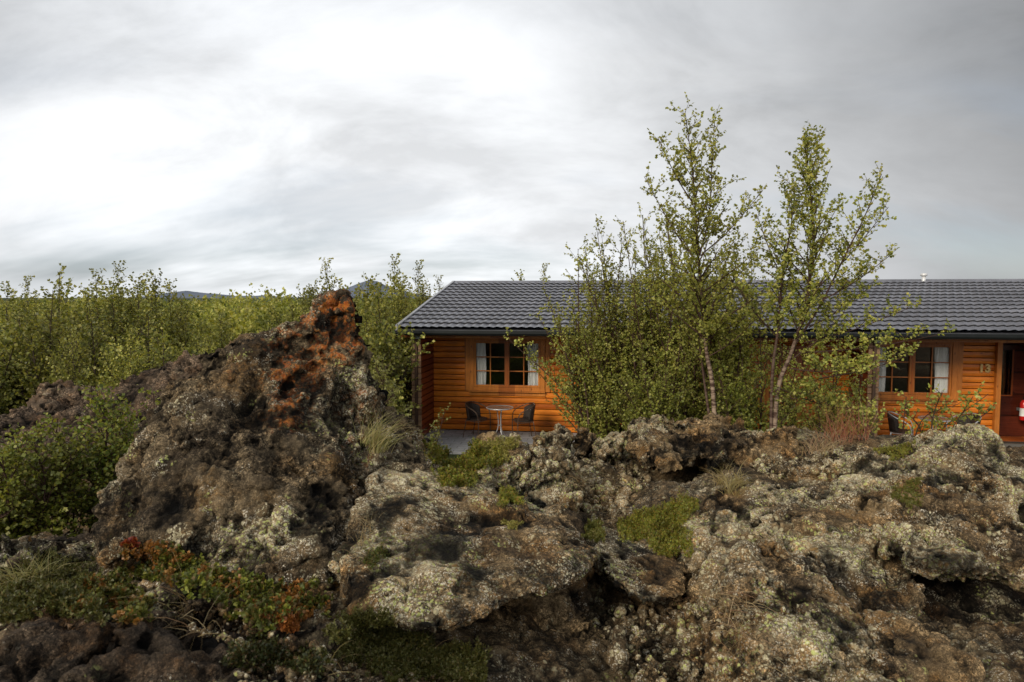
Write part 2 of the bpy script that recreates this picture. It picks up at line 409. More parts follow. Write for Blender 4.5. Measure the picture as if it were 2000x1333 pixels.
    co, _ = get(me); loc = Vector((float(co[:, 0].mean()), float(co[:, 1].mean()), float(co[:, 2].min())))
    me.transform(Matrix.Translation(-loc)); me.name = name
    me.materials.clear(); me.materials.append(material or M_LAVA)
    me.polygons.foreach_set('use_smooth', np.ones(len(me.polygons), dtype=bool))
    o = bpy.data.objects.new(name, me); o.location = loc; link(o)
    return tag(o, label, cat, group)
def disp_low(v, seed): return fbm(v, 3.3, 2, seed+70)

rock('lava_spire', 'tall pointed lava rock fin with orange lichen on its leaning tip', 'rock', [
    ([(165,1020,3.5),(215,905,3.7),(285,800,3.9),(390,705,4.1),(560,720,4.2),(700,780,4.25),(730,900,3.95),(700,1010,3.6),(640,1170,3.0),(480,1170,2.95),(300,1120,3.05),(190,1085,3.3),(640,1400,3.0),(300,1400,3.1)], 1.1, .1),
    ([(365,700,4.15),(450,645,4.25),(520,618,4.3),(660,625,4.35),(700,740,4.3),(722,800,4.25),(640,900,3.9),(430,850,3.9)], .55, .05),
    ([(525,650,4.32),(560,628,4.34),(600,602,4.36),(640,585,4.36),(688,592,4.36),(702,655,4.35),(716,745,4.3),(570,740,4.25)], .34, .0),
    ([(596,592,4.36),(628,578,4.37),(652,562,4.38),(676,560,4.38),(690,590,4.38),(696,640,4.37),(620,640,4.33)], .24, .0),
    ([(675,760,4.3),(735,822,4.5),(790,878,4.6),(860,922,4.7),(830,975,4.1),(745,1050,3.55),(690,1130,3.15),(640,1160,3.05),(600,950,3.6)], .7, .1),
    ], vox=.0095, material=M_SPIRE, seed=3, big=.07, mid=.06, nod=.017, pale=-.02, cracks=.35, facet=.7, ledge=.03,
    orange=[(650,590,4.4,.2,.4),(645,645,4.3,.34,.7),(560,660,4.3,.2,.4),(585,725,4.2,.27,.65),(570,800,4.0,.20,.6),(700,800,4.2,.2,.3),(690,880,4.1,.2,.3),(470,730,4.2,.15,.15)])
rock('lava_slab', 'broad lichen-crusted grey slab jutting over a dark undercut at bottom centre', 'rock', [
    ([(735,900,4.1),(830,905,4.3),(960,965,4.1),(1060,985,4.0),(1130,1020,3.8),(1165,1080,3.4),(1150,1110,3.2),(1060,1150,2.95),(960,1190,2.75),(850,1252,2.55),(790,1225,2.6),(650,1180,2.85),(640,1100,3.05),(710,980,3.7)], .95, .25),
    ([(640,1120,3.0),(720,1010,3.5),(860,960,3.9),(900,1100,3.15),(800,1240,2.62),(655,1200,2.8)], .6, .2),
    ], seed=14, big=.05, mid=.03, nod=.007, pale=.3, cracks=.12, ledge=.01, facet=.4)
rock('lava_block', 'brown lava block in shade beneath the jutting slab', 'rock', [
    ([(1175,1100,3.75),(1168,1200,3.5),(1125,1320,3.15),(1070,1420,2.9),(890,1420,2.95),(880,1290,3.1),(950,1180,3.35),(1060,1110,3.6)], .7, .0)],
    seed=23, big=.05, mid=.02, nod=.008, pale=-.1, cracks=.3, ledge=.02, facet=.6)
rock('lava_knoll', 'knobbly lava outcrop topped with moss below the patio table', 'rock', [
    ([(885,950,4.55),(905,890,4.85),(960,868,5.1),(1050,866,5.2),(1110,900,4.9),(1140,985,4.3),(1100,1010,4.05),(960,975,4.2)], .8, .3),
    ([(940,866,5.2),(985,850,5.4),(1020,856,5.4),(1040,910,5.1),(930,910,5.0)], .5, .2)],
    seed=31, big=.08, mid=.05, nod=.02, pale=.3)
rock('lava_ledge', 'overhanging lichen-covered ledge with a dark hollow beneath in the middle distance', 'rock', [
    ([(1243,905,5.5),(1262,886,5.7),(1320,866,5.9),(1400,854,6.1),(1400,898,5.6),(1330,915,5.4),(1268,925,5.3)], .8, .0),
    ([(1370,862,6.0),(1440,844,6.2),(1500,840,6.3),(1560,834,6.3),(1585,872,6.0),(1560,915,5.6),(1460,925,5.5),(1390,905,5.6)], .7, .2)],
    vox=.015, seed=47, big=.08, mid=.06, nod=.026, pale=.3)
rock('lava_outcrop', 'rounded pale knob of lava at the left end of the overhanging ledge', 'rock', [
    ([(1236,868,6.3),(1245,836,6.4),(1280,822,6.5),(1315,832,6.5),(1330,865,6.3),(1290,885,6.1),(1245,885,6.1)], .5, .0)], vox=.015, seed=52, big=.05, mid=.04, nod=.024, pale=.5)
rock('lava_hump', 'brown hump of lava with dry grass standing just behind the ledge', 'rock', [
    ([(1320,862,6.8),(1350,836,6.9),(1410,834,7.0),(1450,844,7.0),(1470,860,6.8),(1330,880,6.6)], .5, .0)], vox=.018, seed=57, big=.05, mid=.05, nod=.024, pale=.1)
hollow = [((1275,955,5.3),(1390,975,5.1),'low pale stone filling the floor of the hollow under the ledge',61),((1365,935,5.5),(1425,990,5.0),'round brown stone at the mouth of the hollow',62)]
for (a, b_, lb, sd) in hollow:
    x0, y0, D0 = a; x1, y1, D1 = b_; xm = (x0+x1)/2; ym = (y0+y1)/2
    rock('lava_stone', lb, 'stone', [([(x0,ym,D0),(xm,y0,D0),(x1,ym,D0),(xm,y1,D1),(x0+10,y1,D1),(x1-10,y1,D1)], .3, .05)], vox=.014, seed=sd, big=.03, mid=.03, nod=.018, pale=.2, cracks=.3)
rock('lava_boulder', 'huge sloping boulder speckled with yellow-green lichen at lower right', 'rock', [
    ([(1330,1020,4.15),(1390,955,4.6),(1450,930,4.9),(1560,915,5.2),(1700,905,5.2),(1760,1000,4.3),(1700,1080,3.7),(1900,1333,2.6),(1900,1480,2.3),(1470,1480,2.3),(1455,1250,2.9),(1400,1120,3.35),(1345,1060,3.8)], 1.0, .5),
    ([(1640,960,4.6),(1740,1100,3.5),(1960,1420,2.4),(1500,1450,2.3),(1430,1120,3.2),(1500,1000,4.1)], .8, .3)],
    vox=.010, seed=71, big=.09, bigsc=1.6, mid=.02, nod=.008, pale=.2, cracks=.55, ledge=.09, facet=.55)
rock('lava_dome', 'high rounded boulder with white lichen crown in front of the right porch', 'rock', [
    ([(1650,925,4.9),(1735,885,5.1),(1800,868,5.1),(1880,846,5.1),(1925,850,5.1),(1960,890,4.9),(2030,960,4.5),(2140,1100,3.8),(2000,1130,3.35),(1860,1110,3.3),(1720,1060,3.5),(1640,1000,4.1)], 1.0, .4)],
    vox=.010, seed=84, big=.08, mid=.03, nod=.012, pale=.6, cracks=.5, ledge=.08, facet=.7)
rock('lava_mass', 'dark shadowed lava mass beneath the white crowned boulder at the right edge', 'rock', [
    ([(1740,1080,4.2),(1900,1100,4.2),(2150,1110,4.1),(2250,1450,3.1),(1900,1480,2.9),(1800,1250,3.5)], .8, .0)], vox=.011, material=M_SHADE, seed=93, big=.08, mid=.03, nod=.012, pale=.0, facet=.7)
rock('lava_wedge', 'grey wedge of lava with a sharp upper edge beside the gap at lower centre right', 'rock', [
    ([(1165,1065,3.7),(1230,1062,3.8),(1300,1085,3.75),(1345,1115,3.6),(1340,1170,3.35),(1265,1190,3.25),(1195,1150,3.35),(1170,1110,3.5)], .6, .1)],
    seed=102, big=.03, mid=.02, nod=.008, pale=.35, cracks=.2, ledge=.01, facet=.5)
rock('lava_shelf', 'crumbly brown lava shelf between the wedge and the huge sloping boulder', 'rock', [
    ([(1270,1180,3.5),(1350,1130,3.7),(1440,1150,3.5),(1480,1260,3.1),(1480,1420,2.8),(1230,1420,2.9),(1250,1240,3.3)], .7, .0)],
    seed=108, big=.07, mid=.05, nod=.02, pale=.0)
for k, (x0, x1, y0, y1, D, lb) in enumerate([(1182,1222,1232,1330,3.0,'upright finger of lava nearest the undercut block'),(1228,1262,1252,1325,3.0,'short pale finger of lava between two others'),(1268,1300,1285,1350,2.95,'stubby broken lava stone at the foot of the crumbly shelf')]):
    xm = (x0+x1)/2
    rock('lava_stone', lb, 'stone', [([(x0+6,y0+8,D),(xm,y0,D),(x1-4,y0+10,D),(x1,(y0+y1)/2,D-.05),(x1-6,y1,D-.1),(x0+4,y1,D-.1),(x0,(y0+y1)/2,D-.05)], .12, .03)], vox=.01, seed=120+k, big=.012, mid=.012, nod=.012, pale=.2, cracks=.1, group='fingers of lava')
rock('near_rock', 'low dark lichened rock closest to the viewer in the bottom left corner', 'rock', [
    ([(-260,1300,1.95),(-60,1250,2.0),(120,1222,2.0),(300,1245,1.95),(430,1290,1.85),(560,1345,1.75),(620,1480,1.6),(300,1560,1.45),(-200,1560,1.5)], .5, .1)],
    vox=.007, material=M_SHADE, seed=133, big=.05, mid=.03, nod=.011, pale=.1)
rock('small_stone', 'small pale pointed stone amid red leaves left of the spire foot', 'stone', [
    ([(200,1115,3.05),(205,1078,3.1),(235,1068,3.1),(270,1085,3.1),(268,1112,3.05)], .14, .0)], vox=.01, seed=140, big=.015, mid=.01, nod=.012, pale=.6, cracks=0)
rock('small_stone', 'smooth light grey pebble lying in the dry stems at lower left', 'stone', [
    ([(272,1190,2.8),(282,1178,2.8),(294,1182,2.8),(296,1195,2.78),(280,1200,2.76)], .04, .0)], vox=.006, seed=141, big=.003, mid=.002, nod=.003, pale=1.0, cracks=0)
rock('small_stone', 'low brown stone under the green leaves beside the spire foot', 'stone', [
    ([(252,1165,2.95),(262,1135,2.98),(300,1130,2.98),(325,1150,2.95),(300,1175,2.9)], .14, .0)], vox=.01, seed=142, big=.015, mid=.01, nod=.012, pale=.1, cracks=0)
rock('small_stone', 'rough pale stone beside the red-leaved patch at bottom left of centre', 'stone', [
    ([(440,1250,2.65),(460,1225,2.7),(510,1215,2.7),(540,1235,2.68),(530,1262,2.6)], .14, .0)], vox=.009, seed=143, big=.015, mid=.012, nod=.012, pale=.5, cracks=0)
# crest of broken lava toward the patio
crest = [(1050,838,1115,885,6.4,'spiky stone left of the crest rubble below the right chair'),(1082,826,1112,872,6.8,'tallest knob of rubble on the crest under the patio edge'),(1128,838,1180,885,6.6,'pale lump in the crest rubble'),
         (1165,848,1225,895,6.3,'wide low lump in the crest rubble next to the pale knob'),(1190,838,1235,880,6.8,'small lump farthest back on the crest'),(1040,868,1100,900,5.7,'grey lump at the near foot of the crest rubble')]
for k, (x0, y0, x1, y1, D, lb) in enumerate(crest):
    xm, ym = (x0+x1)/2, (y0+y1)/2
    rock('lava_stone', lb, 'stone', [([(x0,ym,D),(x0+8,y0+6,D),(xm,y0,D),(x1-6,y0+7,D),(x1,ym,D),(x1-4,y1,D-.1),(x0+6,y1,D-.1)], .3, .1)], vox=.015, seed=150+k, big=.04, mid=.04, nod=.022, pale=.3, cracks=.5, group='crest rubble')
# lava flow behind on the left
rock('lava_flow', 'long low purple-brown lava mound rising toward the spire on the left', 'rock', [
    ([(215,770,8.6),(330,712,8.9),(400,695,8.9),(480,690,8.6),(520,760,8.2),(480,900,6.9),(330,900,7.0),(200,860,7.4)], 1.0, .6),
    ([(455,690,8.3),(510,670,8.4),(560,690,8.3),(560,760,8.0)], .7, .3)],
    vox=.024, material=M_BACK, seed=160, big=.14, bigsc=1.0, mid=.09, nod=.03, pale=-.1)
rock('lava_flow', 'lumpy purple-brown lava shoulder below the birch wood at far left', 'rock', [
    ([(30,800,8.4),(70,752,8.8),(110,738,8.9),(190,745,8.9),(260,790,8.5),(250,860,7.6),(120,880,7.4),(40,850,7.8)], .9, .4),
    ([(-60,850,7.6),(40,800,8.0),(100,840,7.6),(60,900,6.9),(-60,910,6.9)], .7, .3),
    ([(60,850,7.4),(280,830,7.4),(340,900,6.6),(200,960,6.0),(40,950,6.1)], .7, .3)],
    vox=.024, material=M_BACK, seed=170, big=.14, bigsc=1.0, mid=.09, nod=.03, pale=-.1)
rock('ledge_rock', 'grey rocky lip at the left edge above the shaded grass tuft', 'rock', [
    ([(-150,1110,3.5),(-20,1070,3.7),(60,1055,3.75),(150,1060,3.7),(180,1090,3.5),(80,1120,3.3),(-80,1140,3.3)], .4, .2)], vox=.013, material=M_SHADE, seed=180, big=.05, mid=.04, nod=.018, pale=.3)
print('rocks', time.time()-T0)

# ------------------------------------------------------------------ ray placement on the finished rocks
bpy.context.view_layer.update()
DG = bpy.context.evaluated_depsgraph_get()
CAM = Vector((0, 0, H))
def shoot(px, py):
    ok, loc, nrm, _, _, _ = scene.ray_cast(DG, CAM, ray(px, py).normalized())
    return (loc, nrm) if ok else (None, None)
def down(x, y):
    ok, loc, nrm, _, _, _ = scene.ray_cast(DG, Vector((x, y, 8)), Vector((0, 0, -1)))
    return loc if ok else Vector((x, y, 0))
def ground_z(x, y): return down(x, y).z

# ------------------------------------------------------------------ foliage
def leaf_mat(name, cols, trans=.35, clump=(2.0, .55), rough=.5):
    m, nt, out = mat(name)
    a = N(nt, 'ShaderNodeAttribute', attribute_name='rnd').outputs['Fac']
    n = len(cols); col = ramp(nt, a, [((i+.5)/n, c) for i, c in enumerate(cols)])
    pos = N(nt, 'ShaderNodeNewGeometry').outputs['Position']
    f = ramp(nt, noise(nt, pos, clump[0], 3), [(.3, clump[1]), (.7, 1.25)])
    oi = N(nt, 'ShaderNodeObjectInfo').outputs['Random']
    col = mixc(nt, 1.0, col, f, 'MULTIPLY')
    col = mixc(nt, mth(nt, 'MULTIPLY', oi, .45), col, (.22, .21, .045))
    d = N(nt, 'ShaderNodeBsdfPrincipled'); d.inputs['Roughness'].default_value = rough; d.inputs['Specular IOR Level'].default_value = .35
    L(nt, col, d.inputs['Base Color'])
    t = N(nt, 'ShaderNodeBsdfTranslucent'); L(nt, mixc(nt, 1.0, col, (1.5, 1.4, .6), 'MULTIPLY'), t.inputs[0])
    x = N(nt, 'ShaderNodeMixShader'); x.inputs[0].default_value = trans; L(nt, d.outputs[0], x.inputs[1]); L(nt, t.outputs[0], x.inputs[2])
    L(nt, x.outputs[0], out.inputs[0]); return m
M_LEAF = leaf_mat('birch_leaf', [(.14, .17, .034), (.27, .30, .062), (.40, .42, .10), (.50, .46, .13)], .45)
M_WOODLEAF = leaf_mat('birch_wood_leaf', [(.09, .115, .022), (.21, .235, .045), (.34, .35, .075), (.46, .42, .11)], clump=(.9, .32))
M_BUSHLEAF = leaf_mat('bush_leaf', [(.06, .09, .015), (.12, .17, .025), (.22, .25, .04), (.3, .29, .06)])
M_PALELEAF = leaf_mat('willow_leaf', [(.10, .12, .035), (.17, .19, .06), (.24, .25, .09), (.3, .28, .11)])
M_CROW = leaf_mat('crowberry', [(.08, .11, .015), (.17, .20, .02), (.28, .29, .03), (.24, .12, .03)], .25, (14, .4))
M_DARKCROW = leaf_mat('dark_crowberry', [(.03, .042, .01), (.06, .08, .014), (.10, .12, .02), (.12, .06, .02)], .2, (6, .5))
M_HEATH = leaf_mat('shaded_heather', [(.012, .018, .006), (.028, .038, .009), (.05, .06, .013), (.06, .028, .01)], .15, (9, .4))  # heather darkened in colour to dim the lower left corner
M_YELLOWMOSS = leaf_mat('yellow_moss', [(.2, .19, .03), (.32, .3, .07), (.42, .38, .12), (.2, .14, .04)], .2, (6, .6))
M_RED = leaf_mat('red_leaf', [(.14, .02, .01), (.30, .05, .012), (.42, .12, .025), (.18, .018, .012)], .2, (6, .6))
M_DRY = leaf_mat('dry_grass', [(.22, .15, .08), (.32, .24, .13), (.42, .33, .2), (.25, .14, .09)], .3, (4, .7))
M_GREENGRASS = leaf_mat('green_grass', [(.07, .13, .012), (.13, .21, .02), (.2, .27, .04), (.28, .28, .08)], .4, (2, .6))
M_PALEGRASS = leaf_mat('pale_grass', [(.14, .15, .05), (.26, .25, .1), (.36, .32, .15), (.3, .24, .12)], .35, (4, .7))
M_REDSTEM = leaf_mat('red_flower_stems', [(.25, .04, .03), (.3, .08, .06), (.35, .16, .1), (.2, .05, .04)], .3, (4, .7))
def bark(name, dark, light, sc=6):
    m, nt, out = mat(name)
    pos = N(nt, 'ShaderNodeNewGeometry').outputs['Position']
    mp = N(nt, 'ShaderNodeMapping'); mp.inputs['Scale'].default_value = (1, 1, 4.5); L(nt, pos, mp.inputs['Vector'])
    f = ramp(nt, noise(nt, mp.outputs[0], sc, 5, .65), [(.42, 0), (.55, 1)])
    th = N(nt, 'ShaderNodeAttribute', attribute_name='thick').outputs['Fac']
    c = mixc(nt, mth(nt, 'MULTIPLY', f, th), dark, light)
    bsdf(nt, out, c, .8, .2, 0, bump(nt, noise(nt, mp.outputs[0], 30, 4), .5, .006)); return m
M_BARK = bark('birch_bark', (.055, .03, .022), (.32, .235, .17))
M_TWIG = bark('wood_bark', (.05, .035, .025), (.2, .16, .12))

class Plant:
    def __init__(s):
        s.v = []; s.f = []; s.th = []; s.lp = []; s.ld = []; s.ls = []
        s.nv = 0
    def tube(s, pts, r0, r1, sides=5):
        n = len(pts); base = s.nv; 
        for i, p in enumerate(pts):
            t = (pts[min(i+1, n-1)]-pts[max(i-1, 0)]).normalized()
            a = t.cross(Vector((.3, .9, .31))).normalized(); b = t.cross(a); r = r0+(r1-r0)*i/(n-1)
            for k in range(sides):
                q = 2*math.pi*k/sides; w = p+(a*math.cos(q)+b*math.sin(q))*r
                s.v.append((w.x, w.y, w.z)); s.th.append(min(1, max(0, (r-.016)/.022)))
        for i in range(n-1):
            for k in range(sides):
                a = base+i*sides+k; b = base+i*sides+(k+1) % sides
                s.f.append((a, b, b+sides, a+sides))
        s.nv += n*sides
    def leaf(s, p, d, size): s.lp.append((p.x, p.y, p.z)); s.ld.append((d.x, d.y, d.z)); s.ls.append(size)
def leaves_geo(lp, ld, ls, seed=0, width=.95, droop=.35):
    r = np.random.default_rng(seed); lp = np.array(lp); ld = np.array(ld); ls = np.array(ls)[:, None]; n = len(lp)
    ld = ld+r.normal(0, .45, (n, 3)); ld[:, 2] -= droop; ld /= np.linalg.norm(ld, axis=1)[:, None]
    nn = r.normal(0, 1, (n, 3)); nn[:, 2] += .8; sd = np.cross(ld, nn); sd /= np.linalg.norm(sd, axis=1)[:, None]+1e-9
    up = np.cross(sd, ld)
    V = np.stack([lp, lp+ld*ls*.45+sd*ls*width*.5+up*ls*.08, lp+ld*ls, lp+ld*ls*.45-sd*ls*width*.5+up*ls*.08], 1).reshape(-1, 3)
    return V, np.arange(n*4).reshape(-1, 4), r.random(n)
LD = 2.4
def grow_stem(pl, path, r0, nb, Lmax, crown0=.25, el=50, leaf=.035, twig_step=.14, leaf_step=.035, prof=None, az_bias=None, rnd=random, twigL=.34, bare=.0):
    n = max(8, len(path)*5); sp = spline(path, n); pl.tube(sp, r0, .004, 6)
    H_ = sum((sp[i+1]-sp[i]).length for i in range(n-1))
    prof = prof or (lambda t: (1-t)**.75*(.35+.65*min(1, (t-crown0+.05)/.25)))
    az = rnd.random()*6.28
    for b in range(nb):
        t = crown0+(1-crown0)*(b+rnd.random())/nb; i = min(int(t*(n-1)), n-2); p = sp[i].lerp(sp[i+1], t*(n-1)-i)
        az += 2.4+rnd.uniform(-.5, .5); a = az
        if az_bias is not None and rnd.random() < .5: a = az_bias+rnd.uniform(-.9, .9)
        Lb = max(.12, Lmax*prof(t)*rnd.uniform(.65, 1.15)); e = math.radians(el+rnd.uniform(-14, 14)+12*t)
        d = Vector((math.cos(a)*math.cos(e), math.sin(a)*math.cos(e), math.sin(e)))
        m = max(4, int(Lb/.16)); pts = [p]; cur = d.copy()
        for k in range(m):
            cur = (cur+Vector((rnd.gauss(0, .09), rnd.gauss(0, .09), rnd.gauss(.01, .08)-.02*k/m))).normalized(); pts.append(pts[-1]+cur*(Lb/m))
        rb = min(r0*(1-t)*.55+.003, .004+Lb*.011); pl.tube(pts, rb, .0018, 4)
        s = bare*Lb+.04; side = 1
        while s < Lb:
            q = s/Lb*m; k = min(int(q), m-1); o = pts[k].lerp(pts[k+1], q-k); bd = (pts[k+1]-pts[k]).normalized()
            sidev = bd.cross(Vector((rnd.uniform(-1, 1), rnd.uniform(-1, 1), rnd.uniform(-.3, 1)))).normalized()
            td = (bd*.75+sidev*.8+Vector((0, 0, .15))).normalized()
            Lt = twigL*rnd.uniform(.3, 1.1)*(1-.55*s/Lb)*min(1, .4+Lb)
            tp = [o, o+td*Lt*.5+Vector((0, 0, rnd.uniform(-.02, .02))), o+td*Lt+Vector((rnd.uniform(-.03, .03), rnd.uniform(-.03, .03), rnd.uniform(-.02, .05)))]
            if Lt > .08: pl.tube(tp, .0022, .001, 3)
            nl = max(2, int(Lt/leaf_step*LD))
            for j in range(nl):
                w = (j+.7)/nl; lp = tp[0].lerp(tp[1], w*2) if w < .5 else tp[1].lerp(tp[2], w*2-1)
                ld = (td*.5+Vector((rnd.gauss(0, .6), rnd.gauss(0, .6), rnd.gauss(0, .4)))).normalized()
                pl.leaf(lp, ld, leaf*rnd.uniform(.75, 1.35))
            s += twig_step*.68*rnd.uniform(.6, 1.4)
        for j in range(3): pl.leaf(pts[-1], (cur+Vector((rnd.gauss(0, .5), rnd.gauss(0, .5), 0))).normalized(), leaf*rnd.uniform(.6, 1))
def build_plant(pl, name, label, cat, lm, bm_, loc, group=None, stem='trunk', crown='crown', seed=1, kind=None):
    root = empty(name, loc); tag(root, label, cat, group, kind)
    mesh_np(stem, np.array(pl.v), np.array(pl.f), bm_, {'thick': pl.th}, True, root)
    V, Fl, r = leaves_geo(pl.lp, pl.ld, pl.ls, seed)
    mesh_np(crown, V, Fl, lm, None, False, root, {'rnd': r})
    return root
def rel(base, pts): return [p-base for p in pts]

# main birch ---------------------------------------------------------
D = 10.4; bx, by = P(1402, 830, D).x, D; b0 = Vector((bx, by, ground_z(bx, by)-.05))
R = random.Random(5); pl = Plant()
main = [b0, P(1392,760,D), P(1380,690,D), P(1372,600,D), P(1362,480,D), P(1353,340,D+.05), P(1338,218,D)]
def prof_main(t):
    return .28+.9*max(0, 1-abs(t-.42)/.5) if t < .9 else .22
grow_stem(pl, rel(b0, main), .042, 74, 1.15, .36, 37, .038, .12, .034, prof_main, None, R)
st2 = [b0+Vector((.02, .05, .1)), P(1378,740,D+.1), P(1365,640,D+.15), P(1362,540,D+.2), P(1400,400,D+.1), P(1412,320,D)]
st2 = [b0+Vector((-.03, .06, .3)), P(1372,720,D+.1), P(1362,640,D+.15)]
grow_stem(pl, rel(b0, st2), .028, 10, .9, .5, 45, .042, .12, .036, None, None, R)
fork = [P(1366,500,D), P(1385,420,D), P(1390,330,D), P(1396,235,D)]
grow_stem(pl, rel(b0, fork), .014, 26, .5, .12, 50, .042, .12, .036, lambda t: 1-.6*t, None, R)
for tip, s0 in (((1258,345),(1365,520)),((1490,372),(1368,500)),((1475,500),(1372,600)),((1285,270),(1355,400)),((1270,560),(1375,640)),((1480,620),(1378,700)),((1405,640),(1376,660))):
    a = P(*s0, D); e = P(*tip, D+R.uniform(-.4, .4)); mid = a.lerp(e, .5)+Vector((0, 0, -.07))
    grow_stem(pl, rel(b0, [a, mid, e]), .011, 13, .42, .25, 35, .042, .11, .034, lambda t: 1-.5*t, None, R)
build_plant(pl, 'birch_tree', 'tallest birch with a slim pale trunk rising in front of the thicket', 'tree', M_LEAF, M_BARK, b0, seed=11)
# second birch -------------------------------------------------------
D = 9.6; bx = P(1512, 830, D).x; b0 = Vector((bx, D, ground_z(bx, D)-.05)); pl = Plant(); R = random.Random(9)
A = [b0, P(1518,770,D), P(1545,690,D), P(1572,600,D), P(1588,480,D), P(1582,370,D), P(1572,288,D)]
grow_stem(pl, rel(b0, A), .037, 50, .85, .38, 52, .040, .11, .034, lambda t: .35+.65*max(0, 1-abs(t-.55)/.5), None, R)
Bst = [b0+Vector((-.03, 0, .1)), P(1508,740,D), P(1520,640,D-.1), P(1528,540,D-.1), P(1545,440,D-.1), P(1552,375,D)]
grow_stem(pl, rel(b0, Bst), .026, 34, .75, .35, 50, .040, .12, .036, lambda t: .9-.5*t, None, R)
Cst = [P(1548,680,D), P(1600,600,D), P(1650,500,D), P(1690,420,D), P(1722,340,D+.1)]
grow_stem(pl, rel(b0, Cst), .018, 22, .5, .3, 45, .040, .11, .034, lambda t: 1-.55*t, None, R)
for tip, s0 in (((1735,405),(1600,560)),((1740,498),(1600,590)),((1700,560),(1580,640)),((1830,655),(1560,690)),((1780,600),(1570,670)),((1690,720),(1540,720)),((1660,800),(1525,760)),((1478,420),(1535,560)),((1440,560),(1520,660)),((1600,760),(1525,780)),((1650,610),(1550,700)),((1790,690),(1600,740))):
    a = P(*s0, D); e = P(*tip, D+R.uniform(-.5, .5)); mid = a.lerp(e, .5)+Vector((0, 0, -.05))
    grow_stem(pl, rel(b0, [a, mid, e]), .011, 15, .42, .25, 30, .040, .105, .034, lambda t: 1-.5*t, None, R)
build_plant(pl, 'birch_tree', 'forked birch with several stems spreading to the right over the roof', 'tree', M_LEAF, M_BARK, b0, seed=12)
# thicket -------------------------------------------------------------
def bush_cloud(name, label, base_px, D, stems, leaf, lm, seed, nb=16, Lm=.8, r0=.026, cat='tree', dj=.5, ls=.036, ts=.11, crown0=.18, el=42, extra=0, basew=.15):
    bx = P(base_px, 830, D).x; b0 = Vector((bx, D, ground_z(bx, D)-.05)); pl = Plant(); R = random.Random(seed)
    RJ = random.Random(seed+500); stems = list(stems)+[(x+RJ.uniform(-45, 45), y+RJ.uniform(-12, 50)) for (x, y) in stems for _ in range(extra)]
    for (x, y) in stems:
        e = P(x, y, D+R.uniform(-dj, dj)); a = Vector((R.uniform(-basew, basew), R.uniform(-basew, basew), -.1)); a.x += (e.x-b0.x)*min(.5, basew)
        mid = a.lerp(e-b0, .45)+Vector((R.uniform(-.12, .12), R.uniform(-.12, .12), R.uniform(.0, .35)))
        grow_stem(pl, [a, mid, e-b0], r0, int(nb*2.1), Lm, crown0, el, leaf, ts, ls, lambda t: 1.05-.75*t, None, R)
    return build_plant(pl, name, label, cat, lm, M_BARK, b0, seed=seed)
bush_cloud('birch_tree', 'dense leafy birch at the left of the thicket leaning over the window', 1262, 12.2, [(1165,445),(1130,500),(1190,520),(1120,600),(1215,465),(1180,640),(1235,560),(1150,660),(1200,610)], .037, M_LEAF, 21, 13, .95, extra=2, basew=.6, el=44, ts=.145)
bush_cloud('birch_tree', 'bushy birch in the middle of the thicket just behind the tall birch', 1312, 12.0, [(1255,420),(1300,408),(1335,440),(1280,500),(1345,560),(1310,610),(1235,600),(1270,660),(1260,490)], .037, M_LEAF, 22, 13, .95, extra=2, basew=.6, el=44, ts=.145)
bush_cloud('birch_tree', 'dense leafy birch filling the thicket between the two tall birches', 1400, 11.6, [(1395,470),(1440,500),(1462,560),(1420,600),(1380,560),(1475,640),(1350,650),(1400,690),(1440,700)], .036, M_LEAF, 23, 13, .95, extra=2, basew=.6, el=44, ts=.145)
bush_cloud('birch_tree', 'low spreading birch reaching left across the first window of the cabin', 1225, 12.6, [(985,655),(1030,700),(1050,615),(1080,690),(1110,760),(1060,560),(1120,700)], .040, M_LEAF, 24, 15, .5, .022, dj=.3, ts=.12)
bush_cloud('birch_shrub', 'green shrub at the foot of the thicket behind the rubble crest', 1300, 10.8, [(1210,740),(1250,700),(1300,720),(1350,700),(1200,790),(1280,760),(1330,780)], .038, M_BUSHLEAF, 25, 15, .5, .015, 'shrub')
bush_cloud('birch_shrub', 'green shrub at the foot of the tall birches on their right side', 1440, 10.4, [(1400,720),(1450,700),(1490,730),(1430,770),(1480,780),(1560,780),(1390,780)], .038, M_BUSHLEAF, 26, 15, .45, .015, 'shrub')
bush_cloud('birch_shrub', 'leafy shrub in front of the dark partition between the two porches', 1620, 11.2, [(1590,740),(1640,700),(1660,760),(1610,680),(1680,720),(1570,800),(1630,800)], .036, M_LEAF, 27, 13, .45, .015, 'shrub')
bush_cloud('birch_shrub', 'soft leafy shrub filling the wall behind the forked birch', 1560, 12.4, [(1500,680),(1560,700),(1600,650),(1640,640),(1685,690),(1540,760),(1620,760),(1670,740),(1520,620)], .036, M_LEAF, 35, 11, .6, .014, 'shrub', dj=.4, ts=.12, basew=.5)
bush_cloud('birch_sapling', 'thin low birch sapling in front of the second window of the cabin', 1800, 7.6, [(1770,775),(1840,765),(1900,775),(1930,770),(1760,800),(1870,790),(1935,800)], .036, M_LEAF, 28, 4, .22, .009, 'sapling', dj=.3, ts=.1, crown0=.35)
bush_cloud('birch_sapling', 'tiny upright sapling left of the silver armchair', 1715, 6.6, [(1722,822),(1705,850)], .028, M_LEAF, 29, 6, .14, .005, 'sapling', dj=.05, ts=.06)
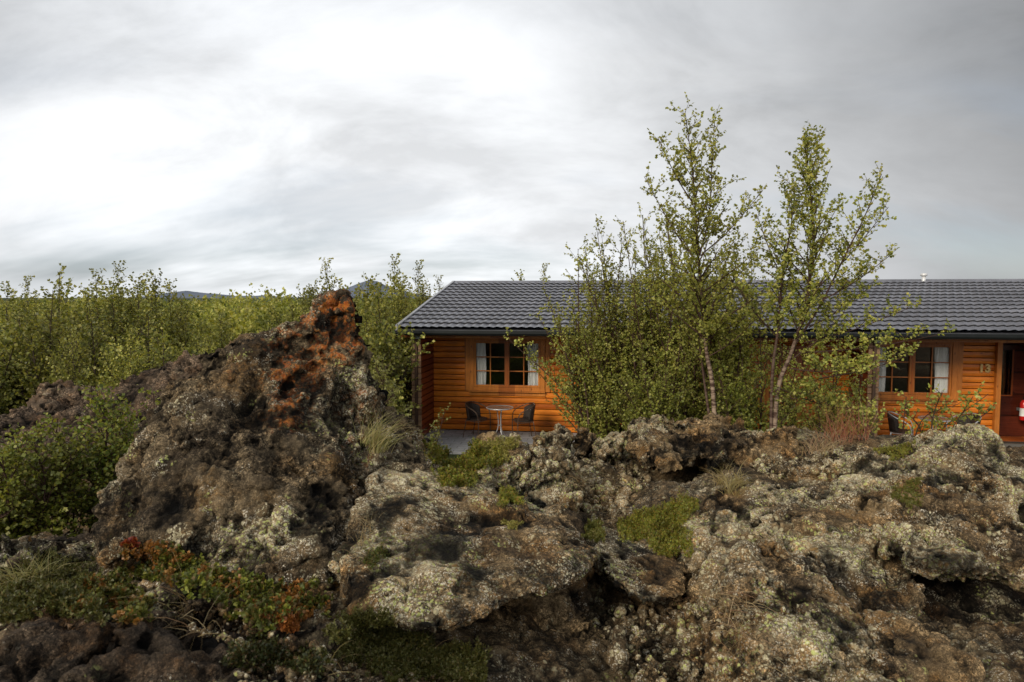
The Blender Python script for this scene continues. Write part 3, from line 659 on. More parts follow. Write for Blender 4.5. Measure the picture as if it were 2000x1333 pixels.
# bushes around the left porch post
bush_cloud('willow_bush', 'pale green willow bush in front of the cabin corner post', 830, 10.5, [(868,806),(850,838),(800,835),(780,850),(825,862),(770,880),(740,870)], .03, M_PALELEAF, 31, 7, .26, .01, 'bush', dj=.4, ts=.09)
bush_cloud('willow_bush', 'tall pale yellow-green willow right behind the spire', 735, 8.4, [(745,715),(725,740),(765,760),(740,790),(790,800),(715,780)], .03, M_PALELEAF, 32, 13, .35, .009, 'bush', dj=.4, ts=.09)
bush_cloud('willow_bush', 'low green willow between the spire foot and the patio', 800, 8.0, [(750,850),(790,855),(830,872),(815,890),(775,900)], .027, M_BUSHLEAF, 33, 8, .2, .008, 'bush', dj=.3, ts=.08)
bush_cloud('willow_bush', 'bright yellow-green willow rising beside the right flank of the spire', 742, 7.2, [(730,700),(755,715),(722,740),(770,770),(745,800),(790,830),(715,830)], .028, M_PALELEAF, 34, 10, .28, .008, 'bush', dj=.3, ts=.08)
# bushes in the hollow at the left
lf = [(-40,4.9,[(-60,880),(0,900),(40,870),(-20,960),(20,1000)],'dense low bush cut off by the left edge of the view'),
      (90,4.9,[(60,860),(110,840),(150,880),(60,930),(120,960),(90,1010),(30,1000)],'dense green bush in the hollow nearest the left edge lava lip'),
      (190,5.2,[(160,850),(200,790),(240,840),(190,900),(230,930),(150,930),(180,1000)],'leafy bush touching the left flank of the spire rock'),
      (270,5.8,[(190,770),(250,810),(300,770),(330,790),(280,850),(230,860)],'thin airy sapling rising above the hollow against the purple lava')]
for k, (bx_, D_, st, lb) in enumerate(lf):
    bush_cloud('leafy_bush', lb, bx_, D_, st, .026, M_BUSHLEAF, 40+k, 13 if k < 3 else 8, .36, .008, 'bush', dj=.35, ts=.07, ls=.028)
print('trees', time.time()-T0)

# birch wood -----------------------------------------------------------
def proto(seed, Hh, spread, nst, leaf, nb, Lm, ts=.13, ls=.055):
    pl = Plant(); R = random.Random(seed)
    for k in range(nst):
        a = R.uniform(0, 6.28); r = spread*math.sqrt(R.random()); h = Hh*R.uniform(.62, 1.0)*(1-.25*r/spread)
        if k == 0: r, h = .1, Hh
        p0 = Vector((math.cos(a)*.12, math.sin(a)*.12, -.1)); e = Vector((math.cos(a)*r, math.sin(a)*r, h))
        mid = p0.lerp(e, .5)+Vector((R.uniform(-.15, .15), R.uniform(-.15, .15), .1))
        grow_stem(pl, [p0, mid, e], .022, nb, Lm, .10, 45, leaf, ts, ls, lambda t: 1.05-.72*t, None, R)
    V, Fl, r = leaves_geo(pl.lp, pl.ld, pl.ls, seed)
    return pl, (V, Fl, r)
protos = []
for k, (Hh, sp_, ns, nb, Lm) in enumerate([(2.6, 1.0, 6, 16, .75), (2.8, .8, 5, 18, .8), (2.3, 1.2, 7, 14, .7), (3.0, .9, 5, 18, .8), (1.7, .9, 7, 11, .55), (4.2, .9, 6, 30, 1.0)]):
    pl, (V, Fl, r) = proto(60+k, Hh, sp_, ns, .053, int(nb*1.5), Lm)
    root = empty('birch_tree')
    t = mesh_np('trunk', np.array(pl.v), np.array(pl.f), M_TWIG, {'thick': pl.th}, True, root)
    c = mesh_np('crown', V, Fl, M_WOODLEAF, None, False, root, {'rnd': r})
    protos.append((root, t, c, len(Fl), False))
used = [False]*len(protos)
def place(k, x, y, s, rz, label, group=None, z=None, sz=1.0):
    root, t, c = protos[k][:3]
    if not used[k]: r2 = root; used[k] = True
    else:
        r2 = root.copy(); C.objects.link(r2)
        for ch in (t, c):
            q = ch.copy(); C.objects.link(q); q.parent = r2
    r2.location = (x, y, (hz(x, y) if z is None else z)-.05); r2.rotation_euler = (0, 0, rz); r2.scale = (s, s, s*sz)
    for key in ('label', 'category', 'group'):
        if key in r2: del r2[key]
    tag(r2, label, 'tree', group)
# trees that stick out of the wood, singled out
sing = [(60,535,16,5,'slim birch poking above the wood at the far left edge'),(180,520,14.5,5,'broad dark birch left of the tallest tips in the left wood'),(232,505,15,5,'tallest birch breaking the skyline of the left wood'),
        (292,518,15,3,'birch with a narrow tip at the right of the left skyline group'),(320,550,15.5,1,'leaning birch at the right end of the left skyline group'),
        (645,500,17,5,'birch crown showing on the skyline directly behind the spire tip'),(600,550,18,3,'airy birch just left of the spire tip on the skyline'),
        (720,525,16,3,'birch in front of the distant blue mountain'),(775,492,17.5,5,'tallest birch beside the left end of the roof'),(822,505,21,5,'birch half hidden behind the left corner of the roof'),(862,535,25,5,'birch touching the rake edge of the roof'),
        (728,560,14,1,'light green birch between the spire and the cabin corner'),(685,590,13,2,'low light green birch close behind the spire'),(705,600,13.6,1,'light green birch nearest the cabin corner post'),
        (1010,522,25,3,'birch top peeking over the ridge above the first window'),(1068,512,26,5,'wider birch top peeking over the ridge left of the thicket'),(1985,545,24,3,'birch top peeking over the ridge at the right edge')]
R = random.Random(3); taken = []
sing += [(130,548,14,1,'bushy birch between the two left groups of skyline tips'),(207,533,13.5,3,'bushy birch leaning against the tallest skyline birch'),(262,538,14,1,'rounded birch filling the left skyline group'),(345,568,14.5,3,'small birch ending the left skyline group on its right'),(25,556,15,1,'rounded birch at the very left edge of the wood')]
Hp = [2.75, 2.95, 2.45, 3.15, 1.8, 4.4]
for (px, py, D, k, lb) in sing:
    p = P(px, py, D); z0 = hz(p.x, p.y); s = (p.z-z0)/Hp[k]; place(k, p.x, p.y, min(s, 1.35) if s > 0 else 1, R.uniform(0, 6.28), lb, None, None, max(1, s/1.35)); taken.append((p.x, p.y))
kinds = ['low rounded birch of the wood with small crown', 'mid height birch of the wood with loose crown', 'broad birch of the wood with spreading stems']
def _near_cabin():
    for (px, py, D, k) in [(690,560,14.2,1),(725,548,16,3),(780,540,19.5,1),(800,560,19,3),(665,548,16,1),(640,570,13.5,2),(705,600,12.9,4),(700,640,14.0,2),(655,600,15.0,1)]:
        p = P(px, py, D); z0 = hz(p.x, p.y); place(k, p.x, p.y, min(1.3, (p.z-z0)/Hp[k]), R.uniform(0, 6.28), 'light birch in the stand between the spire and the cabin corner', 'birches between the spire and the cabin'); pts_.append((p.x, p.y))
def okpos(x, y):
    u, v = cab_inv(x, y)
    if u > -2.1 and v < 4: return False
    if u > -1.2 and v > 3 and v < 10.5: return False
    return True
n_ind = 0; tries = 0; pts_ = list(taken)
_near_cabin()
while n_ind < 235 and tries < 60000:
    tries += 1
    D = 10.3+(R.random()**1.4)*16; px = R.uniform(-260, 960); x = (px-1000)/F*D
    if not okpos(x, D): continue
    if D < 11.2 and px > 420: continue
    if px > 690 and D < 12.5: continue
    dm = .78+.03*(D-10)
    if any((x-a)**2+(D-b)**2 < dm*dm for a, b in pts_): continue
    pts_.append((x, D)); z0 = hz(x, D); k = R.choice([0, 1, 2, 3, 4, 0, 2])
    top = H-R.uniform(-.45, .9)+(.25 if px < 320 else 0)-(.6 if px > 330 and px < 560 else 0)-.35*(D < 13)
    s = (top-z0)/Hp[k]; s = max(.55, min(1.2, s))
    kk = 0 if k in (0, 4) else (1 if k in (1, 3) else 2)
    place(k, x, D, s, R.uniform(0, 6.28), kinds[kk], kinds[kk].split(' with')[0]+' behind the lava'); n_ind += 1
print('ind', n_ind, time.time()-T0)
# the far wood: one mass
Vs, Fs, Rs = [], [], []; off = 0; cnt = 0
lite = []
for k in range(4):
    rr = np.random.default_rng(200+k); n = 420
    th = rr.uniform(0, 6.28, n); hh = rr.random(n)**.7; rad = (1.35*np.sqrt(1-hh*.86)*(.55+.45*rr.random(n)))
    p = np.column_stack([np.cos(th)*rad, np.sin(th)*rad, .2+hh*2.6]); lobe = .22*np.sin(th*3+k)+.12*np.sin(th*7+k); p[:, 2] += lobe
    d = p-np.array([0, 0, .8]); d /= np.linalg.norm(d, axis=1)[:, None]
    lite.append((p, d))
RR = np.random.default_rng(77); npts = 1700
for i in range(npts):
    D = 24+(RR.random()**1.6)*130; x = RR.uniform(-.95, .95)*D
    if not okpos(x, D): continue
    p, d = lite[i % 4]; s = RR.uniform(.6, 1.02)+(.35*RR.random() if RR.random() < .12 else 0); keep = slice(0, 420 if D < 45 else 200)
    a = RR.uniform(0, 6.28); Rz = np.array([[math.cos(a), -math.sin(a), 0], [math.sin(a), math.cos(a), 0], [0, 0, 1]])
    q = (p[keep]*s) @ Rz.T+np.array([x, D, hz(x, D)-.1]); dd = d[keep] @ Rz.T
    V, Fl, r = leaves_geo(q, dd, np.full(len(q), .13 if D < 45 else .26)*RR.uniform(.7, 1.2, len(q)), i)
    Vs.append(V); Fs.append(Fl+off); Rs.append(np.clip(r*.5+RR.random()*.5, 0, 1)); off += len(V)
far = mesh_np('birch_woodland', np.concatenate(Vs), np.concatenate(Fs), M_WOODLEAF, None, False, None, {'rnd': np.concatenate(Rs)})
tag(far, 'far mass of low birch woodland stretching to the hills', 'woodland', kind='stuff')
print('wood', time.time()-T0)

# ------------------------------------------------------------------ distant hills
m, nt, out = mat('hill_slopes'); pos = N(nt, 'ShaderNodeNewGeometry').outputs['Position']
bsdf(nt, out, mixc(nt, noise(nt, pos, .006, 6, .6), (.10, .125, .17), (.17, .185, .22)), 1, 0); M_HILL = m  # distance haze painted as a bluish slope colour
def hill(D, ctrl, name, label):
    xs = [c[0] for c in ctrl]; a = np.linspace(xs[0], xs[-1], 160); zz = np.interp(a, xs, [P(c[0], c[1], D).z for c in ctrl])
    wx = (a-1000)/F*D; q = np.column_stack([wx*.004, np.zeros(160), np.zeros(160)])
    zz = zz+D*.0016*fbm(q, 1.0, 4, 3)*(zz > 20); zz = np.maximum(zz, -20)
    rows = []; prof = [(-.16, 0), (-.10, .3), (-.05, .68), (0, 1), (.06, .6), (.2, -.1)]
    for dy, f in prof:
        rr = fbm(np.column_stack([wx*.006, np.full(160, dy*9), np.zeros(160)]), 1.0, 3, 8)*D*.002*(0 < f < 1)
        rows.append(np.column_stack([wx*(1+dy*0), np.full(160, D*(1+dy)), zz*f-30*(1-max(f, 0))*.3+rr]))
    V = np.concatenate(rows); idx = np.arange(len(V)).reshape(len(prof), 160)
    Fq = np.column_stack([idx[:-1, :-1].ravel(), idx[:-1, 1:].ravel(), idx[1:, 1:].ravel(), idx[1:, :-1].ravel()])
    o = mesh_np(name, V, Fq, M_HILL, None, True); tag(o, label, kind='structure'); return o
hill(3600, [(580,583),(640,572),(675,562),(700,553),(722,546),(738,548),(760,560),(800,572),(860,582)], 'mountain', 'lone blue peak behind the birches')
hill(5200, [(260,582),(330,576),(365,571),(400,574),(450,579),(490,579),(520,577),(550,580),(600,582)], 'hills', 'low blue hills on the left horizon')

# ------------------------------------------------------------------ sprigs, cushions, grass
def inside(poly, x, y):
    c = False; n = len(poly)
    for i in range(n):
        x0, y0 = poly[i]; x1, y1 = poly[i-1]
        if (y0 > y) != (y1 > y) and x < (x1-x0)*(y-y0)/(y1-y0)+x0: c = not c
    return c
def sample(poly, n, seed, ragged=.26, dmax=None):
    R = random.Random(seed); xs = [p[0] for p in poly]; ys = [p[1] for p in poly]; out = []; t = 0
    cx, cy = sum(xs)/len(xs), sum(ys)/len(ys)
    while len(out) < n and t < n*30:
        t += 1; x = R.uniform(min(xs)-8, max(xs)+8); y = R.uniform(min(ys)-5, max(ys)+5)
        an = math.atan2((y-cy)*1.5, x-cx); k = 1.08+.22*math.sin(3*an+seed)+.16*math.sin(5*an+seed*2)+.10*math.sin(11*an+seed)+R.gauss(0, ragged*.5)
        if inside(poly, cx+(x-cx)*k, cy+(y-cy)*k):
            l, nn = shoot(x, y)
            if l is not None and (dmax is None or l.y < dmax): out.append((l, nn))
    return out
def cushion(name, label, cat, poly, n, mats, hgt=.05, leaf=.009, per=26, seed=1, dmax=7.5, needle=.35, kind=None, sub='leaves'):
    pts = sample(poly, n, seed, dmax=dmax)
    if not pts: print('EMPTY', label); return
    R = np.random.default_rng(seed); P0 = np.array([list(p[0]) for p in pts]); Nn = np.array([list(p[1]) for p in pts])
    up = Nn*.5+np.array([0, 0, .9])+R.normal(0, .28, Nn.shape); up /= np.linalg.norm(up, axis=1)[:, None]
    big = .35+1.1*np.clip(vnoise(P0, 13, seed)*.8+.5, 0, 1)
    hh = hgt*big*R.uniform(.5, 1.15, len(P0)); lp, ld, ls, rn = [], [], [], []
    for j in range(per):
        t = (j+.6)/per; a = R.uniform(0, 6.28, len(P0)); s = R.normal(0, 1, P0.shape); s -= (s*up).sum(1)[:, None]*up; s /= np.linalg.norm(s, axis=1)[:, None]+1e-9
        lp.append(P0+up*(hh*t)[:, None]+s*.002); ld.append(s*.9+up*(.4+.8*t)); ls.append(np.full(len(P0), leaf)*R.uniform(.7, 1.2, len(P0)))
        rn.append(R.random(len(P0)))
    lp, ld, ls, rn = map(np.concatenate, (lp, ld, ls, rn))
    V, Fl, _ = leaves_geo(lp, ld, ls*1.35, seed, needle*1.4, 0.0)
    mid_ = (rn*len(mats)).astype(int) if len(mats) > 1 else np.zeros(len(rn), int)
    base = Vector((float(P0[:, 0].mean()), float(P0[:, 1].mean()), float(P0[:, 2].min())))
    V = V-np.array(base)
    if len(mats) == 1:
        o = mesh_np(name, V, Fl, mats[0], None, False, None, {'rnd': rn}); o.location = base; return tag(o, label, cat, kind=kind)
    # several foliage colours grouped per sprig
    spr = np.tile((vnoise(P0, 7, seed+5)*.5+.5+R.normal(0, .15, len(P0))), per); root = empty(name, base); tag(root, label, cat, kind=kind)
    edges = np.quantile(spr, np.linspace(0, 1, len(mats)+1)); edges[-1] += 1
    for k, (mm, sn) in enumerate(mats):
        w = (spr >= edges[k]) & (spr < edges[k+1]); ii = np.repeat(w, 4)
        Vk = V[ii]; mesh_np(sn, Vk, np.arange(len(Vk)).reshape(-1, 4), mm, None, False, root, {'rnd': rn[w]})
    return root
cushion('crowberry_cushion', 'bright yellow-green crowberry cushion on the knoll left of the moss', 'ground plant', [(835,905),(870,880),(935,868),(965,885),(975,905),(935,925),(925,950),(880,950),(850,930)], 900, [M_CROW], .05, .011, 26, 301)
cushion('moss_patch', 'pale yellow moss on the crown of the knoll below the patio table', 'moss', [(925,862),(985,858),(1010,875),(990,900),(960,900),(920,880)], 700, [M_YELLOWMOSS], .015, .009, 12, 302)
cushion('crowberry_cushion', 'deep green crowberry cushion in the gap above the wedge', 'ground plant', [(1215,1020),(1250,1000),(1330,985),(1355,990),(1340,1040),(1345,1075),(1290,1085),(1230,1060)], 1300, [M_CROW], .055, .010, 26, 303)
cushion('crowberry_cushion', 'small dark cushion wedged between the slab and the gap', 'ground plant', [(1140,1030),(1170,1028),(1180,1050),(1150,1062)], 200, [M_DARKCROW], .04, .010, 22, 304)
cushion('crowberry_cushion', 'tiny green tuft of crowberry on top of the grey slab', 'ground plant', [(970,960),(1010,960),(1015,985),(980,990)], 160, [M_CROW], .03, .009, 18, 305)
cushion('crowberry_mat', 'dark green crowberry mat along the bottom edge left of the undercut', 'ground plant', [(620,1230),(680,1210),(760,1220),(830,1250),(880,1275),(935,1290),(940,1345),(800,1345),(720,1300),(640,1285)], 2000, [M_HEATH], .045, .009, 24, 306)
cushion('bilberry_patch', 'green and red leaved bilberry mat running along the spire foot', 'ground plant', [(250,1075),(290,1070),(400,1110),(480,1120),(560,1160),(630,1170),(640,1200),(600,1240),(520,1235),(450,1190),(340,1150),(260,1130)], 1000, [(M_DARKCROW, 'dark_leaves'), (M_BUSHLEAF, 'green_leaves'), (M_DARKCROW, 'shaded_leaves'), (M_RED, 'red_leaves')], .035, .011, 12, 307, 7.5, .8)
cushion('bilberry_patch', 'scarlet leaved bilberry patch at the lower end of the mat', 'ground plant', [(505,1195),(555,1190),(590,1205),(595,1228),(560,1235),(520,1222)], 230, [M_RED], .022, .010, 7, 308, 7.5, .8)
cushion('bilberry_patch', 'small spray of orange-red leaves beside the pale pointed stone', 'ground plant', [(243,1064),(258,1062),(262,1070),(246,1073)], 34, [M_RED], .025, .013, 7, 309, 7.5, .8)
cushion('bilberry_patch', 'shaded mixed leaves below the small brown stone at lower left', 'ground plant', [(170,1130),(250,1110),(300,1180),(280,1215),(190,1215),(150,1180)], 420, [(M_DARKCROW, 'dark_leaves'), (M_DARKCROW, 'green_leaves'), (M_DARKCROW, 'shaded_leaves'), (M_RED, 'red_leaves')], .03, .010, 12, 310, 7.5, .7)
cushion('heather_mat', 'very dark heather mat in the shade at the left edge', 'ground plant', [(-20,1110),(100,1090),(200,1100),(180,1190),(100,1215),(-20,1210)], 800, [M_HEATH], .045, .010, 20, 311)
cushion('crowberry_cushion', 'dull green heather at the foot of the crumbly spot under the red leaves', 'ground plant', [(440,1270),(520,1255),(600,1270),(620,1310),(540,1320),(450,1300)], 450, [M_HEATH], .035, .009, 20, 312)
cushion('moss_patch', 'rust coloured moss pad in a dip of the grey slab', 'moss', [(705,1090),(745,1065),(755,1085),(725,1110)], 160, [M_DARKCROW], .012, .007, 10, 313)
cushion('moss_patch', 'golden moss pad on the slab beside dark pits', 'moss', [(985,1020),(1010,1018),(1015,1032),(990,1036)], 120, [M_YELLOWMOSS], .010, .006, 10, 314)
cushion('moss_patch', 'olive moss pad on the left shoulder of the white crowned boulder', 'moss', [(1715,880),(1765,868),(1790,885),(1740,900)], 260, [M_CROW], .014, .009, 10, 315)
cushion('moss_patch', 'olive moss streak in the middle of the white crowned boulder', 'moss', [(1740,950),(1790,940),(1800,985),(1750,990)], 260, [M_DARKCROW], .014, .009, 10, 316)
def blades(pts, n, length, lean, wid, seed, spread=.05, seg=5, bias=(0, 0, 0)):
    R = random.Random(seed); V, Fc, rn = [], [], []
    for (p, nn) in pts:
        for j in range(n):
            a = R.uniform(0, 6.28); o = p+Vector((R.gauss(0, spread), R.gauss(0, spread), -.01)); Lg = length*R.uniform(.45, 1.1)
            d = Vector((math.cos(a)*lean*R.random(), math.sin(a)*lean*R.random(), 1))+Vector(bias); d.normalize()
            side = d.cross(Vector((R.uniform(-1, 1), R.uniform(-1, 1), .1))).normalized(); b = len(V); cur = d.copy(); q = o.copy(); rr = R.random()
            hd = Vector((d.x, d.y, 0))
            for k in range(seg+1):
                w = wid*(1-k/seg*.85); V.append(q+side*w/2); V.append(q-side*w/2)
                q = q+cur*Lg/seg; cur = (cur+Vector((hd.x*.22, hd.y*.22, -.10-.1*lean))+Vector((R.gauss(0, .04), R.gauss(0, .04), 0))).normalized()
            for k in range(seg): i = b+2*k; Fc.append((i, i+1, i+3, i+2)); rn.append(rr)
    return V, Fc, rn
def tuft(label, pxs, n, length, lean, wid, m_, seed, spread=.04, bias=(0, 0, 0), name='grass_tuft', cat='grass tuft', kind=None):
    pts = []
    for (x, y) in pxs:
        l, nn = shoot(x, y)
        if l is not None and (not pts or (l-pts[0][0]).length < .3): pts.append((l, nn))
    if not pts: print('EMPTY', label); return
    V, Fc, rn = blades(pts, n, length, lean, wid, seed, spread, 5, bias)
    o = mesh_np(name, np.array([list(v) for v in V]), Fc, m_, None, False, None, {'rnd': rn}, True); return tag(o, label, cat, kind=kind)
tuft('large pale grass tuft leaning out from the right flank of the spire', [(722,868),(735,872),(745,880),(728,880),(715,862)], 30, .30, .7, .004, M_PALEGRASS, 401, .025, (.45, 0, .1))
tuft('dry brown grass tuft beside the mouth of the hollow', [(1425,950),(1440,945),(1410,945),(1430,965)], 60, .22, 1.2, .0035, M_DRY, 402, .03)
tuft('large pinkish dry grass tuft between the ledge and the white crowned boulder', [(1610,885),(1630,880),(1650,885),(1595,890),(1640,895),(1665,880)], 60, .30, 1.1, .004, M_DRY, 403, .06)
tuft('red flowering stems standing behind the pinkish dry tuft', [(1640,862),(1660,860),(1680,858),(1625,860)], 40, .42, .6, .004, M_REDSTEM, 404, .06)
tuft('shaded olive grass tuft at the left edge', [(55,1135),(75,1130),(40,1140)], 50, .2, 1.3, .003, M_PALEGRASS, 405, .03)
tuft('sparse dry stems sprawling over the gravel at lower left', [(370,1200),(390,1215),(350,1190),(400,1235)], 12, .32, 1.7, .0022, M_DRY, 406, .03, (.1, -.3, 0))
tuft('hanging dry grass in the cleft left of the huge sloping boulder', [(1425,1190),(1440,1230),(1415,1160),(1445,1270)], 34, .26, 1.2, .003, M_DRY, 407, .04, (0, -.7, -.4))
tuft('thin brown stems in the crack right of the spire foot', [(712,1050),(722,1030),(705,1070)], 16, .16, 1.0, .0022, M_DRY, 408, .02, (0, -.4, 0))
tuft('short dry tuft on top of the ledge', [(1480,832),(1490,830)], 26, .14, 1.2, .003, M_DRY, 409, .04)
tuft('short pale tuft on the brown hump', [(1310,832),(1370,822)], 20, .13, 1.2, .003, M_DRY, 410, .05)
tuft('sparse blond stems over the dark mat at the bottom', [(690,1250),(700,1270),(800,1290)], 6, .22, 1.4, .002, M_DRY, 411, .03, (.2, -.2, 0))
tuft('long bleached stems at the bottom edge left of the dark mat', [(640,1310),(660,1300)], 10, .16, 1.7, .002, M_DRY, 412, .04)
tuft('dry wisps in the dark undercut beneath the wedge', [(1220,1210),(1250,1205)], 18, .12, 1.2, .002, M_DRY, 413, .03, (0, -.5, -.2))
pp = sample([(1120,900),(1240,890),(1250,960),(1210,1000),(1140,985),(1110,940)], 150, 51)+sample([(1500,920),(1600,900),(1660,900),(1640,930),(1520,940)], 60, 52)
V, Fc, rn = blades(pp, 4, .17, 2.4, .0026, 53, .03)
tag(mesh_np('dry_stems', np.array([list(v) for v in V]), Fc, M_DRY, None, False, None, {'rnd': rn}), 'dry bleached stems strewn over the slope behind the slab', 'dry grass', kind='stuff')
# green grass round the porch post and under the trees
gp = []
for i in range(2300):
    D = random.uniform(8.6, 15.5); px = random.uniform(690, 840) if i % 2 else random.uniform(1100, 1720); x = (px-1000)/F*D
    u, v = cab_inv(x, D)
    if u > -.15 and v > -2.3: continue
    gp.append((Vector((x, D, hz(x, D))), None))
V, Fc, rn = blades(gp, 7, .38, .8, .007, 55, .08, 4)
tag(mesh_np('meadow_grass', np.array([list(v) for v in V]), Fc, M_GREENGRASS, None, False, None, {'rnd': rn}), 'bright green grass growing around the cabin post and under the trees', 'grass', kind='stuff')
# loose clinker over the soil
def pebbles(name, label, poly, n, smin, smax, seed):
    pts = sample(poly, n, seed, .2); R = np.random.default_rng(seed); bmx = bmesh.new(); bmesh.ops.create_icosphere(bmx, subdivisions=2, radius=1)
    bv = np.array([list(v.co) for v in bmx.verts]); bf = np.array([[v.index for v in f.verts] for f in bmx.faces]); bmx.free()
    Vs, Fs, hs = [], [], []; o_ = 0
    for i, (l, nn) in enumerate(pts):
        s = smin+(smax-smin)*R.random()**3; q = bv*(1+.38*vnoise(bv*1.0+i*7.7, 1.1, seed)+.16*vnoise(bv+i*3.3, 3.3, seed+1))[:, None]
        M = np.linalg.qr(R.normal(size=(3, 3)))[0]; q = (q*np.array([1, R.uniform(.6, 1), R.uniform(.5, .9)])*s) @ M
        Vs.append(q+np.array(list(l))+np.array([0, 0, s*.25])); Fs.append(bf+o_); o_ += len(bv); hs.append(np.full(len(bv), R.uniform(.35, .95)))
    V = np.concatenate(Vs); h = np.concatenate(hs)
    o = mesh_np(name, V, np.concatenate(Fs), M_SOIL if 'gravel' in name else M_LAVA, {'hgt': h, 'pale': h*1.4-.6, 'orange': np.zeros(len(V))}, True)
    return tag(o, label, 'gravel', kind='stuff')
pebbles('gravel', 'loose dark gravel and clinker at the bottom left', [(250,1160),(420,1180),(640,1270),(960,1330),(960,1350),(500,1350),(420,1260),(300,1220)], 900, .004, .02, 61)
pebbles('lava_clinker', 'loose clinker strewn over the slope behind the slab', [(1060,880),(1240,870),(1260,960),(1220,1020),(1120,1000),(1080,930)], 500, .008, .05, 62)
pebbles('lava_clinker', 'loose clinker between the ledge and the white crowned boulder', [(1480,900),(1660,880),(1680,920),(1500,940)], 300, .008, .05, 64)
pebbles('lava_clinker', 'crumbled clinker in the cleft at bottom centre right', [(1170,1190),(1300,1180),(1450,1160),(1460,1333),(1180,1345)], 450, .006, .035, 63)
print('plants', time.time()-T0)

# ------------------------------------------------------------------ cabin
def wood_mat(name, c0, c1, pitch=.135, gloss=.38, vert=False):
    m, nt, out = mat(name)
    tc = N(nt, 'ShaderNodeTexCoord').outputs['Object']; sx = N(nt, 'ShaderNodeSeparateXYZ'); L(nt, tc, sx.inputs[0])
    row = mth(nt, 'FLOOR', mth(nt, 'DIVIDE', sx.outputs[0 if vert else 2], pitch)); 
    wn = N(nt, 'ShaderNodeTexWhiteNoise', noise_dimensions='1D'); L(nt, row, wn.inputs['W'])
    cmb = N(nt, 'ShaderNodeCombineXYZ'); L(nt, mth(nt, 'MULTIPLY', wn.outputs['Value'], 13.0), cmb.inputs[1])
    ad = N(nt, 'ShaderNodeVectorMath', operation='ADD'); L(nt, tc, ad.inputs[0]); L(nt, cmb.outputs[0], ad.inputs[1])
    mp = N(nt, 'ShaderNodeMapping'); mp.inputs['Scale'].default_value = (14, 3, 1.0) if vert else (1.0, 3, 16); L(nt, ad.outputs[0], mp.inputs['Vector'])
    g = noise(nt, mp.outputs[0], 2.2, 7, .62); g2 = noise(nt, mp.outputs[0], 7, 4, .6)
    col = mixc(nt, ramp(nt, g, [(.3, 0), (.7, 1)]), c0, c1)
    col = mixc(nt, ramp(nt, g2, [(.45, .0), (.75, .5)]), col, tuple(c*.45 for c in c0))
    col = mixc(nt, 1.0, col, ramp(nt, wn.outputs['Value'], [(0, (.62, .55, .5)), (.5, (.95, .95, .95)), (1, (1.18, 1.28, 1.3))]), 'MULTIPLY')
    mk = N(nt, 'ShaderNodeMapping'); mk.inputs['Scale'].default_value = (7.4, 0, 3.2) if vert else (3.4, 0, 7.4); L(nt, ad.outputs[0], mk.inputs['Vector'])
    kn = ramp(nt, voro(nt, mk.outputs[0], 1.0), [(.06, 1), (.13, 0)])
    col = mixc(nt, mth(nt, 'MULTIPLY', kn, .85), col, tuple(c*.22 for c in c0))
    if not vert:
        fz = mth(nt, 'FRACT', mth(nt, 'DIVIDE', sx.outputs[2], pitch)); col = mixc(nt, 1.0, col, ramp(nt, fz, [(.0, .15), (.05, .85), (.08, 1), (.93, 1), (.975, .5), (1, .15)]), 'MULTIPLY')
    # weather darkening in random blotches over the boards
    stain = ramp(nt, noise(nt, tc, 1.7, 5), [(.35, .72), (.65, 1.08)])
    col = mixc(nt, 1.0, col, stain, 'MULTIPLY')
    bsdf(nt, out, col, gloss, .4, 0, bump(nt, g, .25, .004)); return m
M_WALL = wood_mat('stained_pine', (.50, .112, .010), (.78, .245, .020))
M_WALLRED = wood_mat('shaded_red_pine', (.13, .022, .008), (.24, .045, .012))  # darker red pine with the porch shade put into its colour
M_TRIM = wood_mat('trim_pine', (.42, .13, .02), (.56, .19, .03), .4, .4, True)
M_DOOR = wood_mat('door_pine', (.33, .075, .012), (.48, .12, .018), .12, .4, True)
M_DOORDARK = wood_mat('dark_door', (.07, .012, .006), (.12, .024, .01), .5, .3)
M_ENDS = wood_mat('weathered_log_ends', (.22, .12, .06), (.36, .21, .12), .135, .7)
M_POSTW = wood_mat('weathered_post', (.07, .035, .02), (.13, .07, .04), .5, .7, True)
M_ROOFM = plain('roof_metal', (.135, .137, .16), .36, .0, .6, .2, 1.3)
M_LAP = plain('roof_lap_shade', (.018, .018, .02), .8, .0, .2)  # dark risers: shadow lines under the tile rows put into colour
M_RAKE = plain('rake_metal', (.33, .33, .35), .4, .3)
M_GUTTER = plain('gutter_metal', (.008, .010, .010), .5, .0, .25)
M_VENT = plain('vent_metal', (.6, .6, .6), .4, .2)
M_BRACK = plain('galvanised', (.25, .28, .28), .5, .5)
M_INT = plain('interior_wall', (.05, .035, .025), .9)
m, nt, out = mat('window_glass')
fr = N(nt, 'ShaderNodeFresnel'); fr.inputs[0].default_value = 1.5
gl = N(nt, 'ShaderNodeBsdfGlossy'); gl.inputs['Roughness'].default_value = .01; gl.inputs['Color'].default_value = (.9, .9, .9, 1)
tr = N(nt, 'ShaderNodeBsdfTransparent'); tr.inputs[0].default_value = (.95, .95, .95, 1); mx = N(nt, 'ShaderNodeMixShader')
pos = N(nt, 'ShaderNodeNewGeometry').outputs['Position']; nb = bump(nt, noise(nt, pos, 3, 2), .05, .02); L(nt, nb, gl.inputs['Normal'])
L(nt, mth(nt, 'MULTIPLY', fr.outputs[0], 1.3, True), mx.inputs[0]); L(nt, tr.outputs[0], mx.inputs[1]); L(nt, gl.outputs[0], mx.inputs[2]); L(nt, mx.outputs[0], out.inputs[0]); M_GLASS = m
m, nt, out = mat('curtain_cloth'); tc = N(nt, 'ShaderNodeTexCoord').outputs['Object']
